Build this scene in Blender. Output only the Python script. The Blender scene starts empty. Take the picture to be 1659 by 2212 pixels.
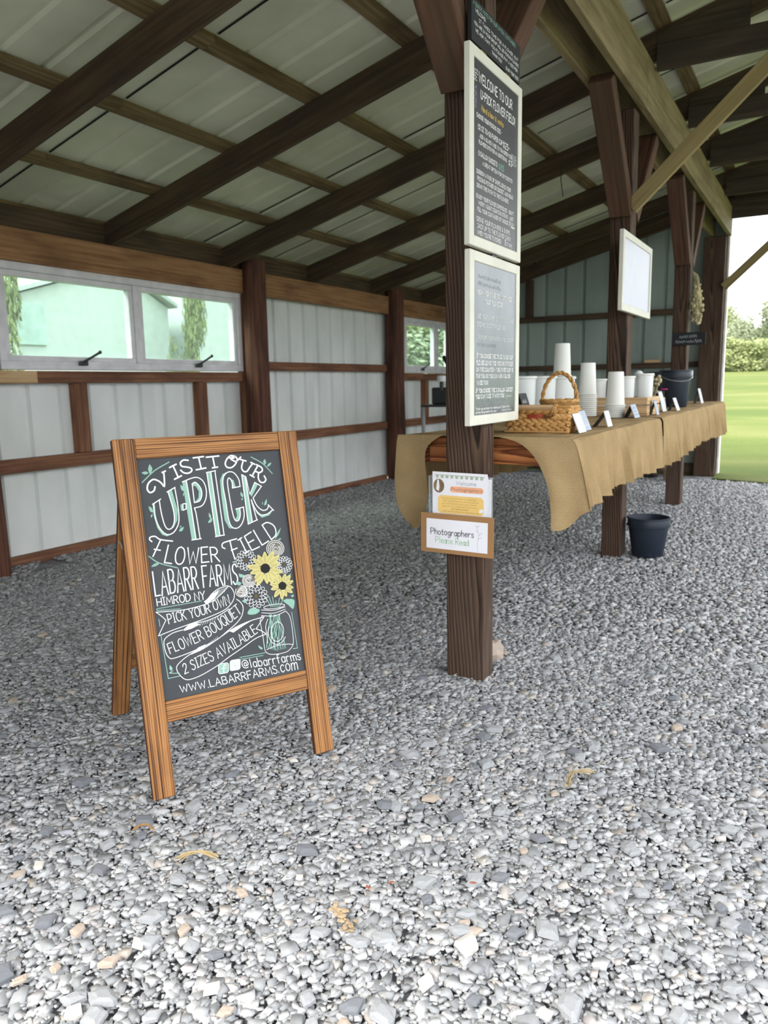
import bpy, math, random
import numpy as np
from mathutils import Vector, Matrix
from mathutils.geometry import tessellate_polygon

SC = bpy.context.scene
COL = SC.collection
random.seed(11)
RNG = np.random.default_rng(5)

# ------------------------------------------------------------------ camera
FPX, IW, IH = 1662.863, 1659.0, 2212.0
YAW, PITCH, ROLL = 0.517286397, 0.163968165, -0.0181542881
f0 = Vector((-math.sin(YAW), math.cos(YAW), 0)); r0 = Vector((math.cos(YAW), math.sin(YAW), 0)); u0 = Vector((0, 0, 1))
fw = f0 * math.cos(PITCH) - u0 * math.sin(PITCH); up = u0 * math.cos(PITCH) + f0 * math.sin(PITCH)
rt = r0 * math.cos(ROLL) + up * math.sin(ROLL); up = up * math.cos(ROLL) - r0 * math.sin(ROLL)
cd = bpy.data.cameras.new('camera'); cam = bpy.data.objects.new('camera', cd); COL.objects.link(cam)
cam.matrix_world = Matrix(((rt.x, up.x, -fw.x, 0), (rt.y, up.y, -fw.y, 0), (rt.z, up.z, -fw.z, 1.1), (0, 0, 0, 1)))
cd.sensor_fit = 'VERTICAL'; cd.sensor_height = 24.0; cd.sensor_width = 18.0; cd.lens = FPX / IH * 24.0
cd.clip_start = 0.05; cd.clip_end = 400
cd.dof.use_dof = True; cd.dof.focus_distance = 1.9; cd.dof.aperture_fstop = cd.lens / 1000 / 0.0048
SC.camera = cam

# ------------------------------------------------------------------ world, sun, exposure
SC.view_settings.view_transform = 'Standard'; SC.view_settings.look = 'None'
SC.view_settings.exposure = 1.33; SC.view_settings.gamma = 1.0; SC.view_settings.use_curve_mapping = False
SC.cycles.use_denoising = True
wd = bpy.data.worlds.new('overcast_sky'); SC.world = wd; wd.use_nodes = True
nt = wd.node_tree; nt.nodes.clear()
wo = nt.nodes.new('ShaderNodeOutputWorld'); bg = nt.nodes.new('ShaderNodeBackground')
tc = nt.nodes.new('ShaderNodeTexCoord'); sp = nt.nodes.new('ShaderNodeSeparateXYZ')
rm = nt.nodes.new('ShaderNodeValToRGB'); nz = nt.nodes.new('ShaderNodeTexNoise')
mx = nt.nodes.new('ShaderNodeMix'); mx.data_type = 'RGBA'; mx.blend_type = 'MULTIPLY'
nr = nt.nodes.new('ShaderNodeValToRGB')
nt.links.new(tc.outputs['Generated'], sp.inputs[0]); nt.links.new(sp.outputs['Z'], rm.inputs[0])
e = rm.color_ramp.elements
e[0].position = 0.0; e[0].color = (0.84, 0.87, 0.90, 1); e[1].position = 1.0; e[1].color = (2.6, 2.62, 2.65, 1); e.new(.28).color = (1.6, 1.62, 1.65, 1)
nt.links.new(tc.outputs['Generated'], nz.inputs['Vector']); nz.inputs['Scale'].default_value = 3.5; nz.inputs['Detail'].default_value = 5
nt.links.new(nz.outputs['Fac'], nr.inputs[0])
e = nr.color_ramp.elements; e[0].position = .35; e[0].color = (.88, .93, 1, 1); e[1].position = .62; e[1].color = (1, 1, 1, 1)
mx.inputs[0].default_value = 1.0
nt.links.new(rm.outputs[0], mx.inputs[6]); nt.links.new(nr.outputs[0], mx.inputs[7])
nt.links.new(mx.outputs[2], bg.inputs[0]); nt.links.new(bg.outputs[0], wo.inputs[0]); bg.inputs[1].default_value = 1.0
sd = bpy.data.lights.new('hazy_sun', 'SUN'); sd.energy = 2.5; sd.angle = math.radians(24); sd.color = (1, .96, .9)
so = bpy.data.objects.new('hazy_sun', sd); COL.objects.link(so)
so.rotation_euler = Vector((0.38, 0.62, -0.69)).to_track_quat('-Z', 'Y').to_euler()   # light comes from behind the camera
so.location = (-4, -7, 9)

# ------------------------------------------------------------------ node helpers
def srgb(*c):
    return tuple(((v / 255) / 12.92 if v / 255 <= .04045 else ((v / 255 + .055) / 1.055) ** 2.4) for v in c) + (1,)
def new_mat(name, rough=.8, spec=.3):
    m = bpy.data.materials.new(name); m.use_nodes = True
    n = m.node_tree.nodes; p = n['Principled BSDF']
    p.inputs['Roughness'].default_value = rough; p.inputs['Specular IOR Level'].default_value = spec
    return m, m.node_tree, p
def N(t, kind, **kw):
    n = t.nodes.new('ShaderNode' + kind)
    for k, v in kw.items():
        if k in n.inputs: n.inputs[k].default_value = v
        else: setattr(n, k, v)
    return n
def ramp(t, src, *stops):
    r = t.nodes.new('ShaderNodeValToRGB'); el = r.color_ramp.elements
    while len(el) < len(stops): el.new(.5)
    for q, (p, c) in zip(el, stops): q.position = p; q.color = c if len(c) == 4 else tuple(c) + (1,)
    t.links.new(src, r.inputs[0]); return r.outputs[0]
def coords(t, scale=(1, 1, 1), rnd=37.0):
    tc = N(t, 'TexCoord'); mp = N(t, 'Mapping'); mp.inputs['Scale'].default_value = scale
    oi = N(t, 'ObjectInfo'); mu = N(t, 'Math', operation='MULTIPLY'); mu.inputs[1].default_value = rnd
    cb = N(t, 'CombineXYZ')
    t.links.new(oi.outputs['Random'], mu.inputs[0])
    for i in range(3): t.links.new(mu.outputs[0], cb.inputs[i])
    t.links.new(tc.outputs['Object'], mp.inputs[0]); t.links.new(cb.outputs[0], mp.inputs[1])
    return mp.outputs[0]
def mixc(t, fac, a, b, mode='MIX'):
    m = N(t, 'Mix', data_type='RGBA', blend_type=mode)
    for i, v in ((0, fac), (6, a), (7, b)):
        if hasattr(v, 'is_linked') or isinstance(v, bpy.types.NodeSocket): t.links.new(v, m.inputs[i])
        else: m.inputs[i].default_value = v
    return m.outputs[2]
def bump(t, p, src, strength=.3, dist=.002):
    b = N(t, 'Bump'); b.inputs['Strength'].default_value = strength; b.inputs['Distance'].default_value = dist
    t.links.new(src, b.inputs['Height']); t.links.new(b.outputs[0], p.inputs['Normal'])
def plain(name, col, rough=.6, spec=.3, var=.06, metal=0):
    m, t, p = new_mat(name, rough, spec); p.inputs['Metallic'].default_value = metal
    nz = N(t, 'TexNoise'); nz.inputs['Scale'].default_value = 9; nz.inputs['Detail'].default_value = 4
    t.links.new(coords(t), nz.inputs['Vector'])
    c0 = tuple(max(0, v * (1 - var * 2)) for v in col[:3]); c1 = tuple(min(1, v * (1 + var * 2)) for v in col[:3])
    t.links.new(ramp(t, nz.outputs['Fac'], (.3, c0), (.7, c1)), p.inputs['Base Color'])
    return m
def wood(name, dark, mid, light, rings=1.0, fine=1.0, rough=.75, stain=None, stain_amt=.75, wave=.12):
    m, t, p = new_mat(name, rough, .25)
    v = coords(t, (.55 * rings, 9 * rings, 9 * rings))
    wv = N(t, 'TexWave', wave_type='BANDS', bands_direction='Y'); wv.inputs['Scale'].default_value = 1.1
    wv.inputs['Distortion'].default_value = 7; wv.inputs['Detail'].default_value = 3; wv.inputs['Detail Scale'].default_value = .8
    t.links.new(v, wv.inputs['Vector'])
    n2 = N(t, 'TexNoise'); n2.inputs['Scale'].default_value = 1; n2.inputs['Detail'].default_value = 5
    t.links.new(coords(t, (2.2 * fine, 46 * fine, 46 * fine), 91), n2.inputs['Vector'])
    ad = N(t, 'Math', operation='MULTIPLY_ADD'); ad.inputs[1].default_value = wave
    hf = N(t, 'Math', operation='MULTIPLY'); hf.inputs[1].default_value = .5 + (.55 - wave) * .85
    t.links.new(n2.outputs['Fac'], hf.inputs[0]); t.links.new(wv.outputs['Fac'], ad.inputs[0]); t.links.new(hf.outputs[0], ad.inputs[2])
    c = ramp(t, ad.outputs[0], (.22, dark), (.5, mid), (.82, light))
    if stain:
        n3 = N(t, 'TexNoise'); n3.inputs['Scale'].default_value = 1.6; n3.inputs['Detail'].default_value = 3
        t.links.new(coords(t, (1.4, 5, 5), 53), n3.inputs['Vector'])
        f = ramp(t, n3.outputs['Fac'], (.45, (0, 0, 0)), (.7, (stain_amt,) * 3))
        c = mixc(t, f, c, stain)
    t.links.new(c, p.inputs['Base Color']); bump(t, p, ad.outputs[0], .3, .0015)
    return m

# ------------------------------------------------------------------ materials
M = {}
M['rafter'] = wood('dark_rafter_wood', srgb(54, 44, 34), srgb(82, 67, 51), srgb(102, 86, 64), stain=srgb(60, 50, 42))
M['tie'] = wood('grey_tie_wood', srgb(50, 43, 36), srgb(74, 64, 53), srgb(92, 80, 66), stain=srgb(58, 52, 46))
M['purlin'] = wood('olive_purlin_wood', srgb(84, 70, 48), srgb(122, 104, 74), srgb(146, 128, 94), stain=srgb(66, 52, 38))
M['header'] = wood('tan_header_wood', srgb(102, 90, 64), srgb(138, 124, 92), srgb(160, 144, 110), stain=srgb(104, 88, 62))
M['girt'] = wood('orange_brown_girt_wood', srgb(90, 58, 42), srgb(132, 92, 68), srgb(156, 114, 86), stain=srgb(86, 56, 44))
M['plate'] = wood('honey_plate_wood', srgb(116, 82, 54), srgb(156, 116, 80), srgb(176, 136, 98), stain=srgb(104, 70, 48))
M['pole'] = wood('round_pole_wood', srgb(58, 36, 28), srgb(96, 62, 48), srgb(124, 84, 66), stain=srgb(50, 36, 34))
def cathedral(name, dark, mid, light, spacing=.011, tilt=.05, off=.03, stain=None):
    m, t, p = new_mat(name, .78, .22)
    tc = N(t, 'TexCoord'); mp = N(t, 'Mapping'); mp.inputs['Location'].default_value = (0, off * .3, off); mp.inputs['Rotation'].default_value = (0, tilt, tilt * .35)
    t.links.new(tc.outputs['Object'], mp.inputs[0])
    nz = N(t, 'TexNoise'); nz.inputs['Scale'].default_value = 1; nz.inputs['Detail'].default_value = 2; t.links.new(coords(t, (1.6, 9, 9), 71), nz.inputs['Vector'])
    sub = N(t, 'VectorMath', operation='SUBTRACT'); sub.inputs[1].default_value = (.5, .5, .5); t.links.new(nz.outputs['Color'], sub.inputs[0])
    scl = N(t, 'VectorMath', operation='MULTIPLY'); scl.inputs[1].default_value = (0, .035, .035); t.links.new(sub.outputs[0], scl.inputs[0])
    ad = N(t, 'VectorMath', operation='ADD'); t.links.new(mp.outputs[0], ad.inputs[0]); t.links.new(scl.outputs[0], ad.inputs[1])
    wv = N(t, 'TexWave', wave_type='RINGS', rings_direction='X', wave_profile='SAW'); wv.inputs['Scale'].default_value = .314 / spacing; wv.inputs['Distortion'].default_value = .25; wv.inputs['Detail Scale'].default_value = 2
    t.links.new(ad.outputs[0], wv.inputs['Vector'])
    n2 = N(t, 'TexNoise'); n2.inputs['Scale'].default_value = 1; n2.inputs['Detail'].default_value = 5; t.links.new(coords(t, (4, 150, 150), 17), n2.inputs['Vector'])
    c = ramp(t, wv.outputs['Fac'], (.0, light), (.55, mid), (.9, dark), (1, mid))
    c = mixc(t, 1.0, c, ramp(t, n2.outputs['Fac'], (.3, (.7, .7, .7)), (.7, (1.2, 1.2, 1.2))), 'MULTIPLY')
    if stain:
        n3 = N(t, 'TexNoise'); n3.inputs['Scale'].default_value = 1; n3.inputs['Detail'].default_value = 4; t.links.new(coords(t, (1.5, 8, 8), 53), n3.inputs['Vector'])
        c = mixc(t, ramp(t, n3.outputs['Fac'], (.5, (0, 0, 0)), (.72, (.45, .45, .45))), c, stain)
    t.links.new(c, p.inputs['Base Color']); bump(t, p, wv.outputs['Fac'], .35, .0015)
    return m
M['post'] = cathedral('weathered_post_wood', srgb(36, 26, 22), srgb(74, 56, 45), srgb(98, 76, 60), stain=srgb(92, 80, 70))
M['post_old'] = wood('weathered_post_wood', srgb(46, 33, 26), srgb(98, 74, 56), srgb(128, 100, 78), rings=.62, stain=srgb(120, 104, 90), stain_amt=.35, wave=.5)
M['brace'] = wood('red_brown_brace_wood', srgb(60, 40, 30), srgb(92, 64, 50), srgb(112, 82, 62), stain=srgb(74, 62, 44))
M['lightedge'] = wood('olive_brace_wood', srgb(104, 90, 60), srgb(140, 124, 84), srgb(164, 146, 102))
M['counter'] = cathedral('orange_counter_wood', srgb(84, 40, 20), srgb(152, 92, 52), srgb(178, 114, 66), .016, .02, .05, srgb(98, 54, 32))
M['crate'] = wood('pine_crate_wood', srgb(140, 110, 76), srgb(196, 164, 124), srgb(216, 188, 148))
def burnt():
    m, t, p = new_mat('burnt_cedar', .6, .3)
    n1 = N(t, 'TexNoise'); n1.inputs['Scale'].default_value = 1; n1.inputs['Detail'].default_value = 4; n1.inputs['Roughness'].default_value = .6
    t.links.new(coords(t, (1.9, 150, 150)), n1.inputs['Vector'])
    wv = N(t, 'TexWave', wave_type='BANDS', bands_direction='Y'); wv.inputs['Scale'].default_value = 1
    wv.inputs['Distortion'].default_value = 6; wv.inputs['Detail'].default_value = 2; wv.inputs['Detail Scale'].default_value = .5
    t.links.new(coords(t, (1.4, 52, 52)), wv.inputs['Vector'])
    a = N(t, 'Math', operation='MULTIPLY_ADD'); a.inputs[1].default_value = .16; t.links.new(wv.outputs['Fac'], a.inputs[0]); t.links.new(n1.outputs['Fac'], a.inputs[2])
    c = ramp(t, a.outputs[0], (.38, srgb(58, 36, 20)), (.5, srgb(124, 80, 43)), (.64, srgb(162, 113, 66)), (.8, srgb(174, 126, 78)))
    n3 = N(t, 'TexNoise'); n3.inputs['Scale'].default_value = 1; n3.inputs['Detail'].default_value = 3
    t.links.new(coords(t, (5, 11, 11), 53), n3.inputs['Vector'])
    c = mixc(t, ramp(t, n3.outputs['Fac'], (.5, (0, 0, 0)), (.76, (.6, .6, .6))), c, srgb(82, 52, 32))
    t.links.new(c, p.inputs['Base Color']); bump(t, p, a.outputs[0], .4, .0015)
    return m
M['burnt'] = burnt()
M['burnt_edge'] = wood('charred_edge_wood', srgb(34, 20, 14), srgb(70, 42, 26), srgb(96, 60, 36))
def metal_sheet(name, c0, c1, rough=.5):
    m, t, p = new_mat(name, rough, .35)
    n = N(t, 'TexNoise'); n.inputs['Scale'].default_value = 2.2; n.inputs['Detail'].default_value = 6
    t.links.new(coords(t, (1, 1, .5)), n.inputs['Vector'])
    t.links.new(ramp(t, n.outputs['Fac'], (.32, c0), (.66, c1)), p.inputs['Base Color'])
    return m
M['siding'] = metal_sheet('white_siding_backs', srgb(214, 218, 214), srgb(236, 239, 236))
M['roof'] = metal_sheet('roof_sheet_underside', srgb(200, 201, 178), srgb(224, 225, 204))
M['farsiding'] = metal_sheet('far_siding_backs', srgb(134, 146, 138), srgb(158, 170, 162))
M['winframe'] = plain('aluminium_window_frame', srgb(222, 219, 222), .45, .4)
M['white_trim'] = plain('white_trim_paint', srgb(232, 230, 222), .5)
M['board_frame'] = plain('cream_board_frame', srgb(214, 212, 198), .55, .3, .03)
def chalk(name, base, haze, rough, amt):
    m, t, p = new_mat(name, rough, .5)
    n = N(t, 'TexNoise'); n.inputs['Scale'].default_value = 4; n.inputs['Detail'].default_value = 6
    t.links.new(coords(t, (1.5, 1, 1)), n.inputs['Vector'])
    t.links.new(mixc(t, ramp(t, n.outputs['Fac'], (.35, (0, 0, 0)), (.75, (amt,) * 3)), base, haze), p.inputs['Base Color'])
    return m
M['chalk_sign'] = chalk('black_chalk_panel', srgb(56, 59, 62), srgb(84, 86, 92), .75, .4)
M['chalk_board'] = chalk('dark_chalkboard', srgb(40, 42, 42), srgb(70, 72, 72), .35, .5)
M['chalk_grey'] = chalk('sky_sheen_chalkboard', srgb(96, 104, 106), srgb(140, 146, 152), .25, .6)  # sky reflection put into the base colour as paler bluish grey
M['black_paint'] = plain('black_paint', srgb(34, 36, 38), .6)
M['white_panel'] = plain('whiteboard_panel', srgb(158, 162, 171), .3, .3, .02)
M['W'] = plain('white_chalk_ink', srgb(226, 226, 224), .8, .1, .01)
M['T'] = plain('mint_chalk_ink', srgb(140, 176, 160), .8, .1, .05)
M['Y'] = plain('yellow_chalk_ink', srgb(194, 184, 124), .8, .1, .04)
M['K'] = plain('dark_flower_centre_ink', srgb(44, 42, 42), .8, .1)
M['C'] = plain('brown_chalk_ink', srgb(92, 84, 56), .8, .1)
M['D'] = plain('slate_ground_ink', srgb(112, 108, 100), .8, .1)
M['F'] = plain('faded_chalk_ink', srgb(150, 156, 160), .8, .1)
M['gold'] = plain('gold_chalk_ink', srgb(214, 180, 96), .8, .1)
M['lav'] = plain('lavender_chalk_ink', srgb(150, 140, 170), .8, .1)
M['inkdark'] = plain('grey_print_ink', srgb(74, 74, 80), .8, .1)
M['inkgreen'] = plain('green_script_ink', srgb(150, 196, 146), .8, .1)
M['inkpale'] = plain('pale_print_ink', srgb(186, 182, 190), .8, .1)
M['paper'] = plain('white_paper', srgb(236, 234, 238), .7, .2, .01)
M['kraft'] = plain('kraft_card', srgb(164, 124, 84), .85, .1, .03)
M['yellowbox'] = plain('yellow_print', srgb(238, 200, 122), .8, .1)
M['peach'] = plain('peach_print', srgb(240, 176, 140), .8, .1)
M['sage'] = plain('sage_print', srgb(176, 186, 166), .8, .1)
M['photo'] = plain('brown_photo_print', srgb(120, 100, 76), .8, .1, .4)
def burlap():
    m, t, p = new_mat('burlap', .95, .05)
    tc = N(t, 'TexCoord')
    w1 = N(t, 'TexWave', wave_type='BANDS', bands_direction='Z'); w1.inputs['Scale'].default_value = 62; w1.inputs['Distortion'].default_value = .5; w1.inputs['Detail Scale'].default_value = 6
    n = N(t, 'TexNoise'); n.inputs['Scale'].default_value = 7; n.inputs['Detail'].default_value = 6
    n2 = N(t, 'TexNoise'); n2.inputs['Scale'].default_value = 320; n2.inputs['Detail'].default_value = 2
    for q in (w1, n, n2): t.links.new(tc.outputs['Object'], q.inputs['Vector'])
    b = N(t, 'Math', operation='MULTIPLY_ADD'); b.inputs[1].default_value = .5; t.links.new(w1.outputs['Fac'], b.inputs[0]); t.links.new(n2.outputs['Fac'], b.inputs[2])
    c = mixc(t, .38, ramp(t, n.outputs['Fac'], (.3, srgb(140, 117, 82)), (.7, srgb(172, 147, 108))), ramp(t, b.outputs[0], (.4, srgb(98, 78, 52)), (1.0, srgb(184, 158, 118))))
    t.links.new(c, p.inputs['Base Color']); bump(t, p, b.outputs[0], .3, .001)
    return m
M['burlap'] = burlap()
M['cup'] = plain('white_paper_cup', srgb(228, 228, 222), .55, .3, .01)
M['tub'] = plain('white_plastic_tub', srgb(224, 226, 224), .4, .4, .01)
def clear(name, tint, alpha, rough=.1):
    m, t, p = new_mat(name, rough, .6)
    tr = N(t, 'BsdfTransparent'); tr.inputs[0].default_value = tint
    p.inputs['Base Color'].default_value = (.9, .92, .92, 1)
    ms = N(t, 'MixShader'); ms.inputs[0].default_value = alpha
    t.links.new(tr.outputs[0], ms.inputs[1]); t.links.new(p.outputs[0], ms.inputs[2])
    t.links.new(ms.outputs[0], t.nodes['Material Output'].inputs[0])
    return m
M['pitcher'] = clear('frosted_pitcher_plastic', (.9, .92, .92, 1), .62, .25)
M['acrylic'] = clear('clear_acrylic', (.92, .95, .95, 1), .18, .08)
M['glass'] = clear('green_tinted_glass', (.80, .91, .86, 1), .10, .03)
M['navy'] = plain('dark_bucket_plastic', srgb(34, 42, 54), .45, .4, .05)
M['label_white'] = plain('white_plastic', srgb(222, 226, 226), .5)
M['wicker'] = wood('wicker_reed', srgb(128, 88, 46), srgb(190, 144, 86), srgb(216, 174, 116), rings=3)
M['wicker_dark'] = wood('darker_wicker_reed', srgb(96, 66, 36), srgb(158, 116, 68), srgb(190, 150, 98), rings=3)
M['red'] = plain('orange_red_packet', srgb(186, 80, 52), .5)
M['deadleaf'] = plain('fallen_leaf_rust', srgb(158, 88, 62), .8)
M['darkgreen'] = plain('dark_green_thing', srgb(36, 48, 36), .5)
M['steel'] = plain('grey_steel', srgb(150, 152, 152), .5, .4, .08)
M['darksteel'] = plain('dark_steel', srgb(52, 54, 56), .5, .4, .08)
M['rubber'] = plain('black_rubber', srgb(24, 24, 26), .7)
M['dryflower'] = plain('dried_flower_stems', srgb(186, 176, 140), .9, .1, .2)
M['magenta'] = plain('magenta_petals', srgb(168, 40, 120), .7)
M['leafgreen'] = plain('muted_green_leaves', srgb(96, 112, 70), .8)
M['straw'] = plain('dry_straw', srgb(166, 146, 108), .9, .1, .12)
M['bark_bits'] = plain('tan_debris', srgb(158, 138, 110), .9, .1, .2)
M['cardwhite'] = plain('white_card', srgb(204, 207, 210), .6, .2, .01)
M['whiteblue'] = plain('pale_blue_card', srgb(166, 176, 190), .6)
M['shed'] = plain('pale_shed_walls', srgb(188, 194, 190), .7, .2, .03)
M['shedwin'] = plain('shed_window_grey', srgb(176, 194, 188), .4)
M['hedge'] = plain('tree_bark', srgb(90, 78, 62), .9)
def stone_mat(name, stops, scale=40):
    m, t, p = new_mat(name, .85, .2)
    g = N(t, 'NewGeometry'); n = N(t, 'TexNoise'); n.inputs['Scale'].default_value = scale; n.inputs['Detail'].default_value = 5
    tc = N(t, 'TexCoord'); t.links.new(tc.outputs['Object'], n.inputs['Vector'])
    c = ramp(t, g.outputs['Random Per Island'], *stops)
    n4 = ramp(t, n.outputs['Fac'], (.3, (.78, .78, .78)), (.7, (1.15, 1.15, 1.15)))
    t.links.new(mixc(t, 1.0, c, n4, 'MULTIPLY'), p.inputs['Base Color'])
    bump(t, p, n.outputs['Fac'], .25, .002)
    return m
M['gravel'] = stone_mat('crushed_slate_gravel', ((0, srgb(132, 133, 134)), (.3, srgb(154, 155, 156)), (.6, srgb(169, 169, 169)), (.86, srgb(184, 184, 184)), (.9, srgb(152, 153, 157)), (.95, srgb(178, 172, 170)), (.985, srgb(170, 162, 152)), (1, srgb(196, 192, 186))))
M['gravelbed'] = plain('gravel_bed', srgb(120, 120, 121), .95, .1, .25)
M['stone_grey'] = stone_mat('grey_slate_stone', ((0, srgb(136, 138, 140)), (1, srgb(164, 165, 166))), 25)
M['stone_dark'] = stone_mat('dark_slate_stone', ((0, srgb(104, 106, 111)), (1, srgb(126, 128, 132))), 25)
M['stone_pale'] = stone_mat('pale_stone', ((0, srgb(188, 182, 172)), (1, srgb(202, 197, 190))), 25)
M['stone_tan'] = stone_mat('tan_stone', ((0, srgb(166, 150, 136)), (1, srgb(178, 164, 150))), 25)
def lawn_mat():
    m, t, p = new_mat('mown_lawn', .95, .1)
    tc = N(t, 'TexCoord')
    n = N(t, 'TexNoise'); n.inputs['Scale'].default_value = .35; n.inputs['Detail'].default_value = 6
    mp = N(t, 'Mapping'); mp.inputs['Scale'].default_value = (.5, 1.2, 1)
    t.links.new(tc.outputs['Object'], mp.inputs[0]); t.links.new(mp.outputs[0], n.inputs['Vector'])
    n2 = N(t, 'TexNoise'); n2.inputs['Scale'].default_value = 30; n2.inputs['Detail'].default_value = 4
    t.links.new(tc.outputs['Object'], n2.inputs['Vector'])
    c = ramp(t, n.outputs['Fac'], (.34, srgb(66, 80, 32)), (.5, srgb(82, 91, 42)), (.66, srgb(104, 105, 61)))
    c = mixc(t, .25, c, ramp(t, n2.outputs['Fac'], (.35, srgb(62, 76, 34)), (.65, srgb(100, 108, 56))))
    t.links.new(c, p.inputs['Base Color']); bump(t, p, n2.outputs['Fac'], .5, .02)
    return m
M['lawn'] = lawn_mat()
def leaf_mat(name, a, b):
    m, t, p = new_mat(name, .7, .2)
    g = N(t, 'NewGeometry')
    t.links.new(ramp(t, g.outputs['Random Per Island'], (0, a), (1, b)), p.inputs['Base Color'])
    return m
M['leaf1'] = leaf_mat('bright_tree_leaves', srgb(104, 114, 72), srgb(158, 166, 112))
M['leaf2'] = leaf_mat('mid_tree_leaves', srgb(114, 122, 98), srgb(154, 162, 130))

# ------------------------------------------------------------------ object helpers
MW = {}
def put(o, mw=None, parent=None):
    mw = Matrix(mw) if mw is not None else Matrix.Identity(4)
    MW[o.name] = mw
    if parent is not None:
        o.parent = parent; o.matrix_local = MW[parent.name].inverted() @ mw
    else: o.matrix_world = mw
    return o
def link(name, mesh, mats, mw=None, parent=None):
    o = bpy.data.objects.new(name, mesh); COL.objects.link(o)
    if mesh is not None and not mesh.materials:
        for q in (mats if isinstance(mats, (list, tuple)) else [mats]): mesh.materials.append(M[q])
    return put(o, mw, parent)
def tag(o, label=None, cat=None, group=None, kind=None):
    if label: o['label'] = label
    if cat: o['category'] = cat
    if group: o['group'] = group
    if kind: o['kind'] = kind
    return o
def empty(name, loc=(0, 0, 0), rz=0.0, parent=None):
    o = bpy.data.objects.new(name, None); o.empty_display_size = .05; COL.objects.link(o)
    return put(o, Matrix.Translation(loc) @ Matrix.Rotation(rz, 4, 'Z'), parent)
def T(*p): return Matrix.Translation(p)
def frame(origin, x, y):
    x = Vector(x).normalized(); y = Vector(y); z = x.cross(y).normalized(); y = z.cross(x)
    return Matrix(((x.x, y.x, z.x, origin[0]), (x.y, y.y, z.y, origin[1]), (x.z, y.z, z.z, origin[2]), (0, 0, 0, 1)))
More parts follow.
